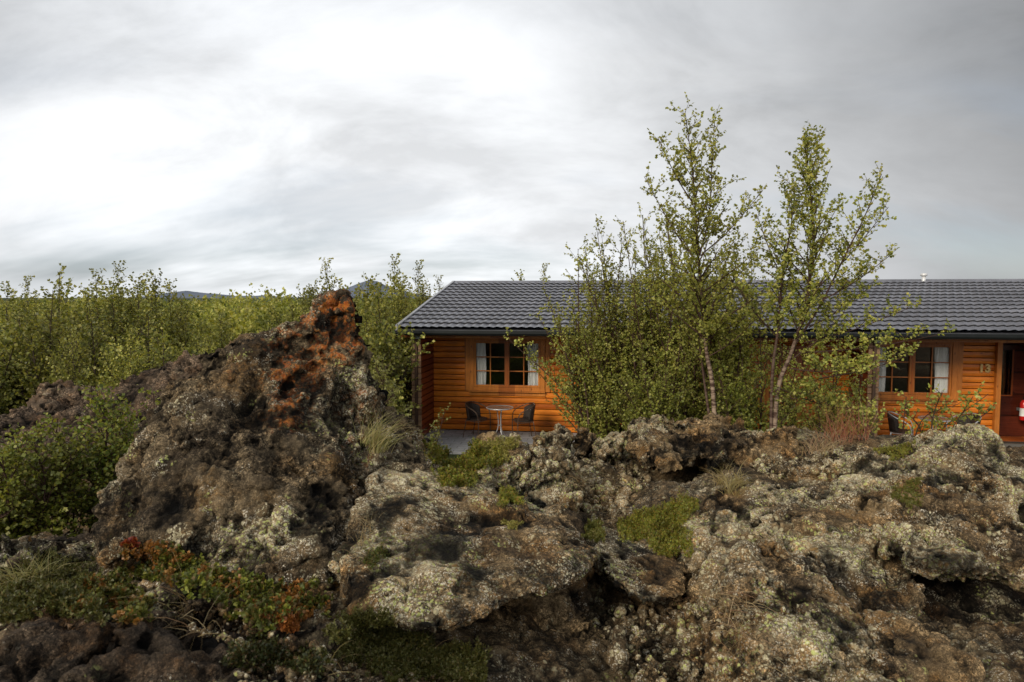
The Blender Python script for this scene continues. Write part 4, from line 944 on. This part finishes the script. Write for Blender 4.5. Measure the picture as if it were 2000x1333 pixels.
b = bsdf(nt, out, mixc(nt, noise(nt, tc, 40, 4), (.78, .78, .75), (.92, .92, .89)), .9, .1); M_CURT = m
# pavers
m, nt, out = mat('grey_pavers'); tc = N(nt, 'ShaderNodeTexCoord').outputs['Object']
br = N(nt, 'ShaderNodeTexBrick'); br.inputs['Scale'].default_value = 1.0; br.inputs['Brick Width'].default_value = .4; br.inputs['Row Height'].default_value = .2
br.inputs['Mortar Size'].default_value = .006; br.inputs['Color1'].default_value = (.22, .225, .23, 1); br.inputs['Color2'].default_value = (.30, .30, .31, 1); br.inputs['Mortar'].default_value = (.06, .06, .055, 1)
L(nt, tc, br.inputs['Vector'])
c = mixc(nt, 1.0, br.outputs['Color'], ramp(nt, noise(nt, tc, 6, 6), [(.3, .75), (.7, 1.1)]), 'MULTIPLY')
bsdf(nt, out, c, .85, .2, 0, bump(nt, br.outputs['Fac'], -.4, .006)); M_PAVE = m

cabin = empty('log_cabin', (OX, OY, 0), -TH); tag(cabin, 'long stained pine log cabin with a dark grey tiled metal roof', 'cabin')
UE = 18.0; PI_ = .135; WT = 2.36
def planks(mb, u0, u1, z0, z1, v=0.0, th=.08, along='u', us=0.0):
    k = math.floor(z0/PI_+1e-6)
    while k*PI_ < z1-1e-6:
        a = max(z0, k*PI_); b = min(z1, (k+1)*PI_)
        prof = [(.03, a+.001), (.004, a+.014), (-.004, (a+b)/2), (.0, b-.008), (.03, b-.001), (th, b-.001), (th, a+.001)]
        if b-a < .03: prof = [(.01, a), (.01, b), (th, b), (th, a)]
        if along == 'u': mb.prism(prof, lambda q: (u0, v+q[0], q[1]), lambda q: (u1, v+q[0], q[1]))
        else:   # wall running in v; us = +1 faces +u, -1 faces -u ; u0,u1 = v range, v = u position
            mb.prism(prof, lambda q: (v-us*q[0], u0, q[1]), lambda q: (v-us*q[0], u1, q[1]))
        k += 1
wins = [(.95, 2.65, 1.03, 2.2), (4.55, 5.7, 1.03, 2.2), (6.2, 7.3, 1.03, 2.2), (9.97, 11.68, 1.03, 2.2)]
doors = [(3.85, 4.4), (7.75, 8.6)]; alcove = (12.56, 13.75); win5 = (14.9, 16.6, 1.03, 2.2)
mb = MB()
openings = sorted(wins+[win5]+[(a, b, 0, 2.12) for a, b in doors]+[(alcove[0], alcove[1], 0, WT)])
cur = 0.0
for (a, b, z0, z1) in openings:
    planks(mb, cur, a, 0, WT)
    if z0 > 0: planks(mb, a, b, 0, z0)
    if z1 < WT: planks(mb, a, b, z1, WT)
    if z0 == 0: mb.build('wall', M_WALL, cabin); mb = MB()
    cur = b
planks(mb, cur, UE, 0, WT); mb.build('wall', M_WALL, cabin)
MB().box((-.16, .09, 0), (-.001, 9.6, 2.36)).build('wall', M_WALL, cabin); MB().box((0, 9.5, 0), (UE, 9.6, 2.4)).build('wall', M_WALL, cabin); MB().box((UE+.001, 0, 0), (UE+.1, 9.6, 2.4)).build('wall', M_WALL, cabin)
# side partition walls (porch ends), dark red face with shade in its colour, log ends to the front
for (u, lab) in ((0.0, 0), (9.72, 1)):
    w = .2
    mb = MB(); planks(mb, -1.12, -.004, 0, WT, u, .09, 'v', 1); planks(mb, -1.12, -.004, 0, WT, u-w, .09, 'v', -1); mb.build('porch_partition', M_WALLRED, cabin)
    mb = MB(); k = 0
    while k*PI_ < WT:
        for (a, b) in ((u-w-.012, u-w+.068), (u-.068, u+.006)):
            mb.box((a, -1.165, k*PI_+.006), (b, -1.121, min(WT, (k+1)*PI_)-.004), .006)
        k += 1
    mb.build('log_ends', M_ENDS, cabin)
    MB().box((u-w+.07, -1.20, .02), (u-.07, -1.10, WT-.04), .006).build('post', M_POSTW, cabin)
    MB().box((u-.10, -1.23, 2.28), (u+.0, -1.17, 2.42)).build('bracket', M_BRACK, cabin)
MB().box((-.45, -1.165, 2.30), (UE, -1.07, 2.42), .008).build('eave_beam', M_TRIM, cabin)
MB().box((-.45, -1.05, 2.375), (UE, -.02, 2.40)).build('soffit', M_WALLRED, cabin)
# windows
def window(u0, u1, z0, z1, k):
    mb = MB(); t = .09
    mb.box((u0-.06, -.05, z0-.06), (u0+.05, -.006, z1+.05), .005); mb.box((u1-.05, -.05, z0-.06), (u1+.06, -.006, z1+.05), .005)
    mb.box((u0+.051, -.045, z1-.03), (u1-.051, -.008, z1+.05), .004); mb.box((u0+.051, -.045, z0-.06), (u1-.051, -.008, z0+.03), .004)
    fr_ = mb.build('window', M_TRIM, cabin)
    um = (u0+u1)/2; mb = MB()
    for (a, b) in ((u0+.055, um-.012), (um+.012, u1-.055)):
        zb, zt = z0+.034, z1-.034
        mb.box((a, -.035, zb), (a+.045, .02, zt), .004); mb.box((b-.045, -.035, zb), (b, .02, zt), .004)
        mb.box((a+.046, -.034, zb), (b-.046, .02, zb+.05), .004); mb.box((a+.046, -.034, zt-.05), (b-.046, .02, zt), .004)
        m_ = (a+b)/2
        mb.box((m_-.011, -.018, zb+.051), (m_+.011, .004, zt-.051))
        for f in (1/3, 2/3):
            z = zb+.05+(zt-zb-.1)*f
            mb.box((a+.046, -.015, z-.011), (m_-.012, .002, z+.011)); mb.box((m_+.012, -.015, z-.011), (b-.046, .002, z+.011))
    mb.build('sash', M_TRIM, fr_)
    mb = MB(); mb.box((um-.011, -.04, z0+.035), (um+.011, .02, z1-.035)); mb.build('mullion', M_DOOR, fr_)
    MB().box((u0-.07, -.085, z0-.085), (u1+.07, -.002, z0-.062), .004).build('sill', M_TRIM, fr_)
    mb = MB()
    mb.box((u0+.1, .022, z0+.08), (um-.056, .026, z1-.08)); mb.box((um+.056, .022, z0+.08), (u1-.1, .026, z1-.08)); mb.build('pane', M_GLASS, fr_)
    # curtains: folded cloth hanging just inside
    for (a, b, lb) in ((u0+.09, u0+.33, 'left'), (u1-.36, u1-.08, 'right')):
        n = 40; V = []
        for j in range(9):
            for i in range(n+1):
                q = i/n; tz = j/8; V.append(cab(a+(b-a)*q+.012*math.sin(tz*5+i*.3), +.05+.018*math.sin(q*30+math.sin(tz*3))+.008*math.sin(q*71), z0+.03+(z1-z0-.06)*tz))
        V = np.array([list(v) for v in V]); idx = np.arange(len(V)).reshape(9, n+1)
        Fq = np.column_stack([idx[:-1, :-1].ravel(), idx[:-1, 1:].ravel(), idx[1:, 1:].ravel(), idx[1:, :-1].ravel()])
        nm = {0: 'first window left of the trees', 1: 'window hidden behind the thicket', 2: 'middle window behind the tall birches', 3: 'window next to house number thirteen', 4: 'window beyond the dark door'}[k]
        tag(mesh_np('curtain', V, Fq, M_CURT, None, True, None, None, True), f'white curtain on the {lb} side of the {nm}', 'curtain', 'white curtains')
    return fr_
for k, w in enumerate(wins+[win5]): window(*w, k)
# casing boards beside window groups
mb = MB()
for u in (.83, 2.78, 9.85, 11.80): mb.box((u-.055, -.03, .96), (u+.055, -.007, 2.30), .004)
for (a, b) in ((.886, 2.724), (9.906, 11.744)): mb.box((a, -.026, .86), (b, -.008, .94), .004)
mb.build('casing', M_TRIM, cabin)
for (a, b) in doors:
    mb = MB(); mb.box((a+.06, .0, .04), (b-.06, .05, 2.06)); dr = mb.build('door', M_DOOR, cabin)
    mb = MB(); mb.box((a, -.03, .0), (a+.058, .06, 2.12), .004); mb.box((b-.058, -.03, 0), (b, .06, 2.12), .004); mb.box((a+.06, -.03, 2.065), (b-.06, .06, 2.12), .004); mb.build('frame', M_TRIM, dr)
    MB().tube([(b-.12, -.06, 1.0), (b-.24, -.06, 1.0)], .009).tube([(b-.12, -.06, 1.0), (b-.12, 0, 1.0)], .009).build('handle', M_VENT, dr)
for q0, q1 in ((3.77, 3.845), (4.402, 4.47), (7.66, 7.745), (8.605, 8.69)): MB().box((q0, -.022, 0), (q1, -.006, 2.3), .003).build('corner_board', M_TRIM, cabin)
# alcove with dark door
a, b = alcove
mb = MB(); mb.box((a-.06, -.10, 0), (a+.04, -.0, WT), .005); mb.build('post', M_TRIM, cabin)
mb = MB(); mb.box((b-.04, -.10, 0), (b+.06, -.0, WT), .005); mb.build('post', M_TRIM, cabin)
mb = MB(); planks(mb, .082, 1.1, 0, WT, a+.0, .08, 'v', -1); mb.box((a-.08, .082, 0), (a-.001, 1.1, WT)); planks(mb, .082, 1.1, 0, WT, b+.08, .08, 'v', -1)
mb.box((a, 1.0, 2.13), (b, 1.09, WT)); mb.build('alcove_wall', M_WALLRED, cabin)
g0, g1 = a+.38, a+.78
mb = MB(); mb.box((a+.05, .9, .03), (g0-.001, .95, 2.12)); mb.box((g1+.001, .9, .03), (b-.05, .95, 2.12)); mb.box((g0, .9, .03), (g1, .95, .98)); mb.box((g0, .9, 2.0), (g1, .95, 2.12)); dr = mb.build('door', M_DOORDARK, cabin)
MB().box((g0, .925, .98), (g1, .93, 2.0)).build('pane', M_GLASS, dr)
mb = MB()
mb.box((g0-.02, .885, .95), (g0+.012, .899, 2.02)); mb.box((g1-.012, .885, .95), (g1+.02, .899, 2.02)); mb.box((g0+.013, .885, .95), (g1-.013, .899, .975)); mb.build('bead', M_DOOR, dr)
mb = MB(); mb.box((a+.001, .86, .0), (a+.048, .97, 2.125)); mb.box((b-.048, .86, 0), (b-.001, .97, 2.125)); mb.build('frame', M_DOORDARK, dr)
MB().box((a+.01, .3, .0), (b-.01, .86, .028), .004).build('threshold', M_DOOR, cabin)
# roof
RV, RZ, EV, EZ = 4.25, 3.60, -1.45, 2.47
slope = (RZ-EZ)/(RV-EV); rows = 14; rl = (RV-EV)/rows
us = np.arange(-.44, UE+.3, .0225); V = []; wave = (.5+.5*np.cos(2*math.pi*us/.18)); wave = wave**.8; nr = 0
for r_ in range(rows):
    for (f, st) in ((0.0, .036), (.25, .027), (.5, .018), (.75, .009), (1.03, .0)):
        v = EV+(r_+f)*rl-(.06*wave if f == 0 else 0)-(0.06*wave if f > 1 else 0)
        V.append(np.column_stack([us, np.broadcast_to(v, us.shape), EZ+(v-EV)*slope+.05+st+.034*wave])); nr += 1
V = np.concatenate(V); nu = len(us); idx = np.arange(nu*nr).reshape(nr, nu)
Fq = np.column_stack([idx[:-1, :-1].ravel(), idx[:-1, 1:].ravel(), idx[1:, 1:].ravel(), idx[1:, :-1].ravel()])
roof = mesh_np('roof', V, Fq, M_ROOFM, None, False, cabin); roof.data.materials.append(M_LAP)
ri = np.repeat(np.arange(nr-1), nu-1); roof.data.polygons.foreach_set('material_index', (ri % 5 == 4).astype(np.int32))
mb = MB(); mb.prism([(EV+.02, EZ), (RV, RZ), (9.9, EZ), (9.9, EZ-.06), (RV, RZ-.08), (EV+.02, EZ-.03)], lambda q: (-.42, q[0], q[1]+.02), lambda q: (UE+.3, q[0], q[1]+.02)); mb.build('roof_deck', M_ROOFM, roof)
MB().tube([(-.46, RV, RZ+.045), (UE+.3, RV, RZ+.045)], .065, 10).build('ridge_cap', M_ROOFM, roof)
mb = MB(); mb.prism([(EV-.02, EZ-.03), (EV-.02, EZ+.115), (RV, RZ+.115), (RV, RZ-.05)], lambda q: (-.50, q[0], q[1]), lambda q: (-.435, q[0], q[1])); mb.build('rake_trim', M_RAKE, roof)
mb = MB(); mb.prism([(9.9, EZ-.03), (9.9, EZ+.1), (RV+.002, RZ+.115), (RV+.002, RZ-.05)], lambda q: (-.50, q[0], q[1]), lambda q: (-.435, q[0], q[1])); mb.build('rake_trim', M_RAKE, roof)
mb = MB(); mb.prism([(0, 2.36), (.3, 2.5), (RV, RZ-.12), (9.5, 2.5), (9.6, 2.36)], lambda q: (-.07, q[0], q[1]), lambda q: (-.002, q[0], q[1])); mb.build('gable', M_WALL, cabin)
mb = MB(); mb.box((-.43, EV+.03, 2.385), (UE+.3, EV+.06, 2.50)); mb.build('fascia', M_GUTTER, cabin)
mb = MB(); prof = [(-.0, .0), (.0, -.05), (-.02, -.085), (-.06, -.1), (-.10, -.085), (-.12, -.05), (-.12, .0), (-.135, .0), (-.135, -.06), (-.11, -.1), (-.06, -.115), (-.0, -.1), (.015, -.06), (.015, 0)]
mb.prism(prof, lambda q: (-.48, EV+.01+q[0], 2.485+q[1]), lambda q: (UE+.3, EV+.01+q[0], 2.485+q[1])); mb.build('gutter', M_GUTTER, cabin)
# roof vent
p = P(1762, 553, 20.2); uu, vv = cab_inv(p.x, p.y)
mb = MB(); mb.tube([(uu, RV-.1, RZ-.1), (uu, RV-.1, RZ+.19)], .05, 14).tube([(uu, RV-.1, RZ+.19), (uu, RV-.1, RZ+.2), (uu, RV-.1, RZ+.26), (uu, RV-.1, RZ+.27)], [.06, .085, .085, .06], 14); mb.build('roof_vent', M_VENT, roof, True)
# interior: floor, back wall and partitions so the rooms are closed and dark
mb = MB(); mb.box((.05, .1, .0), (UE-.05, 9.4, .02)); mb.box((.05, 3.2, .02), (UE-.05, 3.25, 2.3)); mb.box((.05, .1, 2.3), (UE-.05, 3.2, 2.33)); mb.build('interior', M_INT, cabin)
# house number 13 as raised brass-coloured digits
def digit(s, u, z):
    cu = bpy.data.curves.new('digit', 'FONT'); cu.body = s; cu.size = .235; cu.extrude = .010; cu.bevel_depth = .003; cu.offset = .008
    o = bpy.data.objects.new('digit', cu); C.objects.link(o); dg = bpy.context.evaluated_depsgraph_get()
    me = bpy.data.meshes.new_from_object(o.evaluated_get(dg)); bpy.data.objects.remove(o)
    me.transform(Matrix.Translation((u, -.02, z)) @ Matrix.Rotation(math.radians(90), 4, 'X')); me.materials.clear(); me.materials.append(M_BRASS)
    return link(bpy.data.objects.new('house_number', me), cabin)
M_BRASS = plain('brass', (.5, .34, .13), .4, .1)
digit('1', 12.17, 1.59); digit('3', 12.30, 1.59)
# terrace
mb = MB(); mb.box((-.05, -2.35, -.12), (9.4, -.02, 0.0), .006); o = mb.build('patio', M_PAVE); o.location = (OX, OY, 0); o.rotation_euler = (0, 0, -TH); tag(o, 'grey paved patio along the cabin front', kind='structure')
m, nt, out = mat('grey_decking'); tc = N(nt, 'ShaderNodeTexCoord').outputs['Object']; mp = N(nt, 'ShaderNodeMapping'); mp.inputs['Scale'].default_value = (1, 14, 1); L(nt, tc, mp.inputs['Vector'])
bsdf(nt, out, mixc(nt, noise(nt, mp.outputs[0], 3, 6), (.10, .095, .085), (.24, .225, .2)), .8, .2); M_DECK = m
mb = MB(); 
for i in range(17): mb.box((9.78, -2.35+i*.135, -.02), (UE, -2.35+i*.135+.128, .004), .003)
mb.box((12.58, -.05, -.02), (13.74, .28, .004)); o = mb.build('deck', M_DECK); o.location = (OX, OY, 0); o.rotation_euler = (0, 0, -TH); tag(o, 'weathered grey timber deck at the right unit', kind='structure')

# ------------------------------------------------------------------ patio furniture
m, nt, out = mat('dark_wicker'); tc = N(nt, 'ShaderNodeTexCoord').outputs['Object']
wv1 = N(nt, 'ShaderNodeTexWave', wave_type='BANDS', bands_direction='Z'); wv1.inputs['Scale'].default_value = 22; L(nt, tc, wv1.inputs['Vector'])
wv2 = N(nt, 'ShaderNodeTexWave', wave_type='BANDS', bands_direction='X'); wv2.inputs['Scale'].default_value = 14; L(nt, tc, wv2.inputs['Vector'])
h = mth(nt, 'MULTIPLY', wv1.outputs['Fac'], wv2.outputs['Fac'])
bsdf(nt, out, mixc(nt, h, (.012, .008, .006), (.07, .045, .032)), .55, .4, 0, bump(nt, h, .8, .008)); M_WICK = m
M_BROWNMETAL = plain('brown_metal', (.10, .062, .04), .4, .3)
M_SILVER = plain('silver_metal', (.55, .55, .55), .35, .6)
m, nt, out = mat('table_glass'); bsd = bsdf(nt, out, (.45, .42, .38), .08, .6); bsd.inputs['Transmission Weight'].default_value = .75; M_TGLASS = m
def make_chair(u, v, face, frame_m, label, group):
    # face: local heading (radians) of the sitter's forward direction in cabin frame
    root = empty('armchair', cab(u, v, 0), -TH+face); tag(root, label, 'chair', group)
    # chair local: x = forward, y = side, z up
    n, mrows = 15, 9; V = []
    for j in range(mrows):
        z = .44+.34*j/(mrows-1)
        for i in range(n):
            a = math.radians(-72+144*i/(n-1)); rr = .235+.02*j/(mrows-1); top = .0
            x = -rr*math.cos(a)-.035*j/(mrows-1)+.03; y = rr*math.sin(a)*1.02
            zz = z-(.10*(j/(mrows-1))*(abs(a)/1.26)**2.2); V.append((x, y, zz))
    V = np.array(V); idx = np.arange(len(V)).reshape(mrows, n)
    Fq = np.column_stack([idx[:-1, :-1].ravel(), idx[:-1, 1:].ravel(), idx[1:, 1:].ravel(), idx[1:, :-1].ravel()])
    o = mesh_np('backrest', V, Fq, M_WICK, None, True, root); sm = o.modifiers.new('solid', 'SOLIDIFY'); sm.thickness = .012
    mb = MB(); prof = []
    for i in range(24):
        a = 2*math.pi*i/24; x = .215*math.copysign(abs(math.cos(a))**.7, math.cos(a)); y = .225*math.copysign(abs(math.sin(a))**.7, math.sin(a)); prof.append((x, y))
    mb.prism(prof, lambda q: (q[0], q[1], .415), lambda q: (q[0], q[1], .44)); mb.build('seat', M_WICK, root)
    # arm hoop: from front leg up, round the back, down to the other leg
    hoop = [(.20, -.25, .02), (.20, -.255, .42), (.17, -.27, .58), (.08, -.275, .66), (-.06, -.265, .72), (-.19, -.18, .78), (-.245, 0, .80), (-.19, .18, .78), (-.06, .265, .72), (.08, .275, .66), (.17, .27, .58), (.20, .255, .42), (.20, .25, .02)]
    MB().tube(spline(hoop, 60), .0115, 8).build('arm_frame', frame_m, root, True)
    for s in (-1, 1):
        MB().tube(spline([(-.17, s*.19, .42), (-.21, s*.2, .2), (-.25, s*.21, .0)], 8), .0105, 8).build('leg', frame_m, root, True)
        MB().tube([(.2, s*.25, .01), (.2, s*.25, .0)], .016, 8).build('foot_cap', M_GUTTER, root)
    MB().tube([(.2, -.25, .40), (.2, .25, .40)], .009, 6).tube([(-.18, -.19, .40), (-.18, .19, .40)], .009, 6).tube([(.2, -.25, .40), (-.18, -.19, .40)], .009, 6).tube([(.2, .25, .40), (-.18, .19, .40)], .009, 6).build('seat_rail', frame_m, root)
    return root
def make_table(u, v, label):
    root = empty('bistro_table', cab(u, v, 0), .4); tag(root, label, 'table', 'round bistro tables')
    ring = [(.30*math.cos(2*math.pi*k/40), .30*math.sin(2*math.pi*k/40), .70) for k in range(40)]
    MB().tube(ring, .014, 8, closed=True).build('rim', M_SILVER, root, True)
    prof = [(.292*math.cos(2*math.pi*k/40), .292*math.sin(2*math.pi*k/40)) for k in range(40)]
    MB().prism(prof, lambda q: (q[0], q[1], .701), lambda q: (q[0], q[1], .707)).build('tabletop', M_TGLASS, root)
    for k in range(3):
        a = 2*math.pi*k/3+.5; c, s = math.cos(a), math.sin(a)
        pts = [(c*.20, s*.20, .685), (c*.08, s*.08, .65), (c*.045, s*.045, .5), (c*.04, s*.04, .28), (c*.10, s*.10, .12), (c*.27, s*.27, .0)]
        MB().tube(spline(pts, 20), .011, 8).build('leg', M_SILVER, root, True)
    MB().tube([(math.cos(2*math.pi*k/16)*.045, math.sin(2*math.pi*k/16)*.045, .30) for k in range(16)], .008, 6, closed=True).build('leg_ring', M_SILVER, root)
    return root
make_chair(1.22, -.80, math.radians(-22), M_BROWNMETAL, 'brown wicker armchair left of the bistro table by the first window', 'wicker armchairs')
make_chair(2.30, -.80, math.radians(202), M_BROWNMETAL, 'brown wicker armchair right of the bistro table by the first window', 'wicker armchairs')
make_table(1.76, -.85, 'round glass bistro table with silver legs between two brown chairs')
make_chair(10.25, -1.0, math.radians(-25), M_SILVER, 'dark armchair with bright silver arms beside the porch partition', 'silver framed armchairs')
make_chair(11.5, -.95, math.radians(205), M_SILVER, 'silver framed armchair half hidden by the sapling and white crowned boulder', 'silver framed armchairs')
make_table(10.9, -1.0, 'bistro table mostly hidden behind the low sapling at the right porch')
# fire extinguisher
M_REDP = plain('red_enamel', (.5, .015, .012), .25, 0, .6, .05); M_WLAB = plain('white_label', (.75, .75, .72), .5)
fe = cab(13.2, .05, 0)
pfe = P(1999, 800, 15.3); uf, vf = cab_inv(pfe.x, pfe.y); fe = cab(13.02, .42, .38)
root = empty('fire_extinguisher', cab(uf, vf, pfe.z-.25), -TH); tag(root, 'red fire extinguisher with a white label hanging in the dark doorway', 'fire extinguisher')
MB().tube([(0, 0, 0), (0, 0, .02), (0, 0, .38), (0, 0, .44), (0, 0, .47)], [.06, .075, .075, .05, .02], 18).build('cylinder', M_REDP, root, True)
MB().tube([(0, 0, .1), (0, 0, .28)], .0765, 18, False).build('paper_label', M_WLAB, root, True)
MB().tube([(0, 0, .46), (0, 0, .5)], .022, 10).box((-.01, -.09, .5), (.01, .03, .515)).box((-.01, -.08, .53), (.01, .03, .54)).build('valve', M_GUTTER, root)
MB().tube(spline([(0, -.03, .49), (.08, -.05, .45), (.095, -.03, .3), (.085, -.02, .1)], 14), .01, 6).build('hose', M_GUTTER, root, True)
MB().box((-.03, .07, .2), (.03, .4, .26)).build('wall_hook', M_BRACK, root)
print('cabin', time.time()-T0)

# ------------------------------------------------------------------ camera, light, sky
cam = bpy.data.cameras.new('camera'); cam.lens = 24; cam.sensor_width = 36; cam.clip_end = 30000; cam.clip_start = .05
cam.dof.use_dof = True; cam.dof.focus_distance = 8.0; cam.dof.aperture_fstop = 5.6
co = bpy.data.objects.new('camera', cam); co.location = (0, 0, H); co.rotation_euler = (math.radians(90)-PITCH, 0, 0); link(co); scene.camera = co
SUN_EL, SUN_AZ = math.radians(27), math.radians(-142)     # azimuth from +Y, clockwise
sd = Vector((math.sin(SUN_AZ)*math.cos(SUN_EL), math.cos(SUN_AZ)*math.cos(SUN_EL), math.sin(SUN_EL)))
sun = bpy.data.lights.new('sun', 'SUN'); sun.energy = 3.1; sun.angle = math.radians(20); sun.color = (1, .90, .74)
so = bpy.data.objects.new('sun', sun); so.rotation_euler = sd.to_track_quat('Z', 'Y').to_euler(); link(so)
w = bpy.data.worlds.new('World'); scene.world = w; w.use_nodes = True; nt = w.node_tree; nt.nodes.clear()
sky = N(nt, 'ShaderNodeTexSky', sky_type='NISHITA'); sky.sun_disc = False; sky.sun_elevation = SUN_EL; sky.sun_rotation = SUN_AZ
skc = N(nt, 'ShaderNodeVectorMath', operation='SCALE'); L(nt, sky.outputs[0], skc.inputs[0]); skc.inputs['Scale'].default_value = .10
tc = N(nt, 'ShaderNodeTexCoord').outputs['Generated']; nrm = N(nt, 'ShaderNodeVectorMath', operation='NORMALIZE'); L(nt, tc, nrm.inputs[0])
sx = N(nt, 'ShaderNodeSeparateXYZ'); L(nt, nrm.outputs[0], sx.inputs[0])
zc = mth(nt, 'ADD', mth(nt, 'MAXIMUM', sx.outputs[2], 0.0), .5)
cb = N(nt, 'ShaderNodeCombineXYZ'); L(nt, mth(nt, 'DIVIDE', sx.outputs[0], zc), cb.inputs[0]); L(nt, mth(nt, 'DIVIDE', sx.outputs[1], zc), cb.inputs[1])
def cn(scale, detail, rough, mp_s=(1, 1, 1), off=(0, 0, 0), rot=0, dist=0):
    mp = N(nt, 'ShaderNodeMapping'); mp.inputs['Scale'].default_value = mp_s; mp.inputs['Location'].default_value = off; mp.inputs['Rotation'].default_value = (0, 0, rot); L(nt, cb.outputs[0], mp.inputs['Vector'])
    n = N(nt, 'ShaderNodeTexNoise'); n.inputs['Scale'].default_value = scale; n.inputs['Detail'].default_value = detail; n.inputs['Roughness'].default_value = rough; n.inputs['Distortion'].default_value = dist
    L(nt, mp.outputs[0], n.inputs['Vector']); return n.outputs[0]
big = cn(1.25, 5, .55, (1, 1.3, 1), (3.1, 1.2, 0), .5, .3); med = cn(3.4, 7, .6, (.8, 1.4, 1), (7, 3, 0), .6, .4)
bd = ray(640, 250).normalized(); dt = N(nt, 'ShaderNodeVectorMath', operation='DOT_PRODUCT'); L(nt, nrm.outputs[0], dt.inputs[0]); dt.inputs[1].default_value = bd
glow = ramp(nt, dt.outputs['Value'], [(.0, .28), (.60, .30), (.78, .48), (.89, .75), (.97, 1.02)])
tex = ramp(nt, mth(nt, 'ADD', mth(nt, 'MULTIPLY', big, .5), mth(nt, 'MULTIPLY', med, .5)), [(.36, .74), (.5, .99), (.64, 1.18)])
lum = mth(nt, 'MULTIPLY', glow, tex)
horiz = ramp(nt, sx.outputs[2], [(.0, 1.0), (.12, .7), (.26, 0)])
lum = mth(nt, 'ADD', lum, mth(nt, 'MULTIPLY', horiz, .16))
lum = mth(nt, 'ADD', lum, mth(nt, 'MULTIPLY', ramp(nt, dt.outputs['Value'], [(.2, 1), (.6, 0)]), .62))
cl = N(nt, 'ShaderNodeCombineColor'); L(nt, mth(nt, 'MULTIPLY', lum, .955), cl.inputs[0]); L(nt, mth(nt, 'MULTIPLY', lum, .975), cl.inputs[1]); L(nt, lum, cl.inputs[2])
gap = mth(nt, 'MULTIPLY', ramp(nt, cn(.8, 6, .6, (.5, 1.6, 1), (1, 9, 0), .1, .3), [(.46, 0), (.62, 1)]), ramp(nt, sx.outputs[2], [(.0, .35), (.03, .95), (.12, .6), (.3, 0.08)]))
blue = N(nt, 'ShaderNodeMix', data_type='RGBA'); L(nt, gap, blue.inputs[0]); L(nt, cl.outputs[0], blue.inputs[6])
sk2 = mixc(nt, .55, skc.outputs[0], (.40, .47, .58)); L(nt, sk2, blue.inputs[7])
bg = N(nt, 'ShaderNodeBackground'); bg.inputs[1].default_value = 1.0; L(nt, blue.outputs[2], bg.inputs[0]); wo = N(nt, 'ShaderNodeOutputWorld'); L(nt, bg.outputs[0], wo.inputs[0])
scene.view_settings.view_transform = 'Standard'; scene.view_settings.look = 'None'; scene.view_settings.exposure = 0
scene.cycles.max_bounces = 6; scene.cycles.transparent_max_bounces = 12
for o in list(bpy.data.materials):
    if o.users == 0: bpy.data.materials.remove(o)
print('done', time.time()-T0, 'objs', len(scene.objects), 'leaves', sum(p[3] for p in protos))
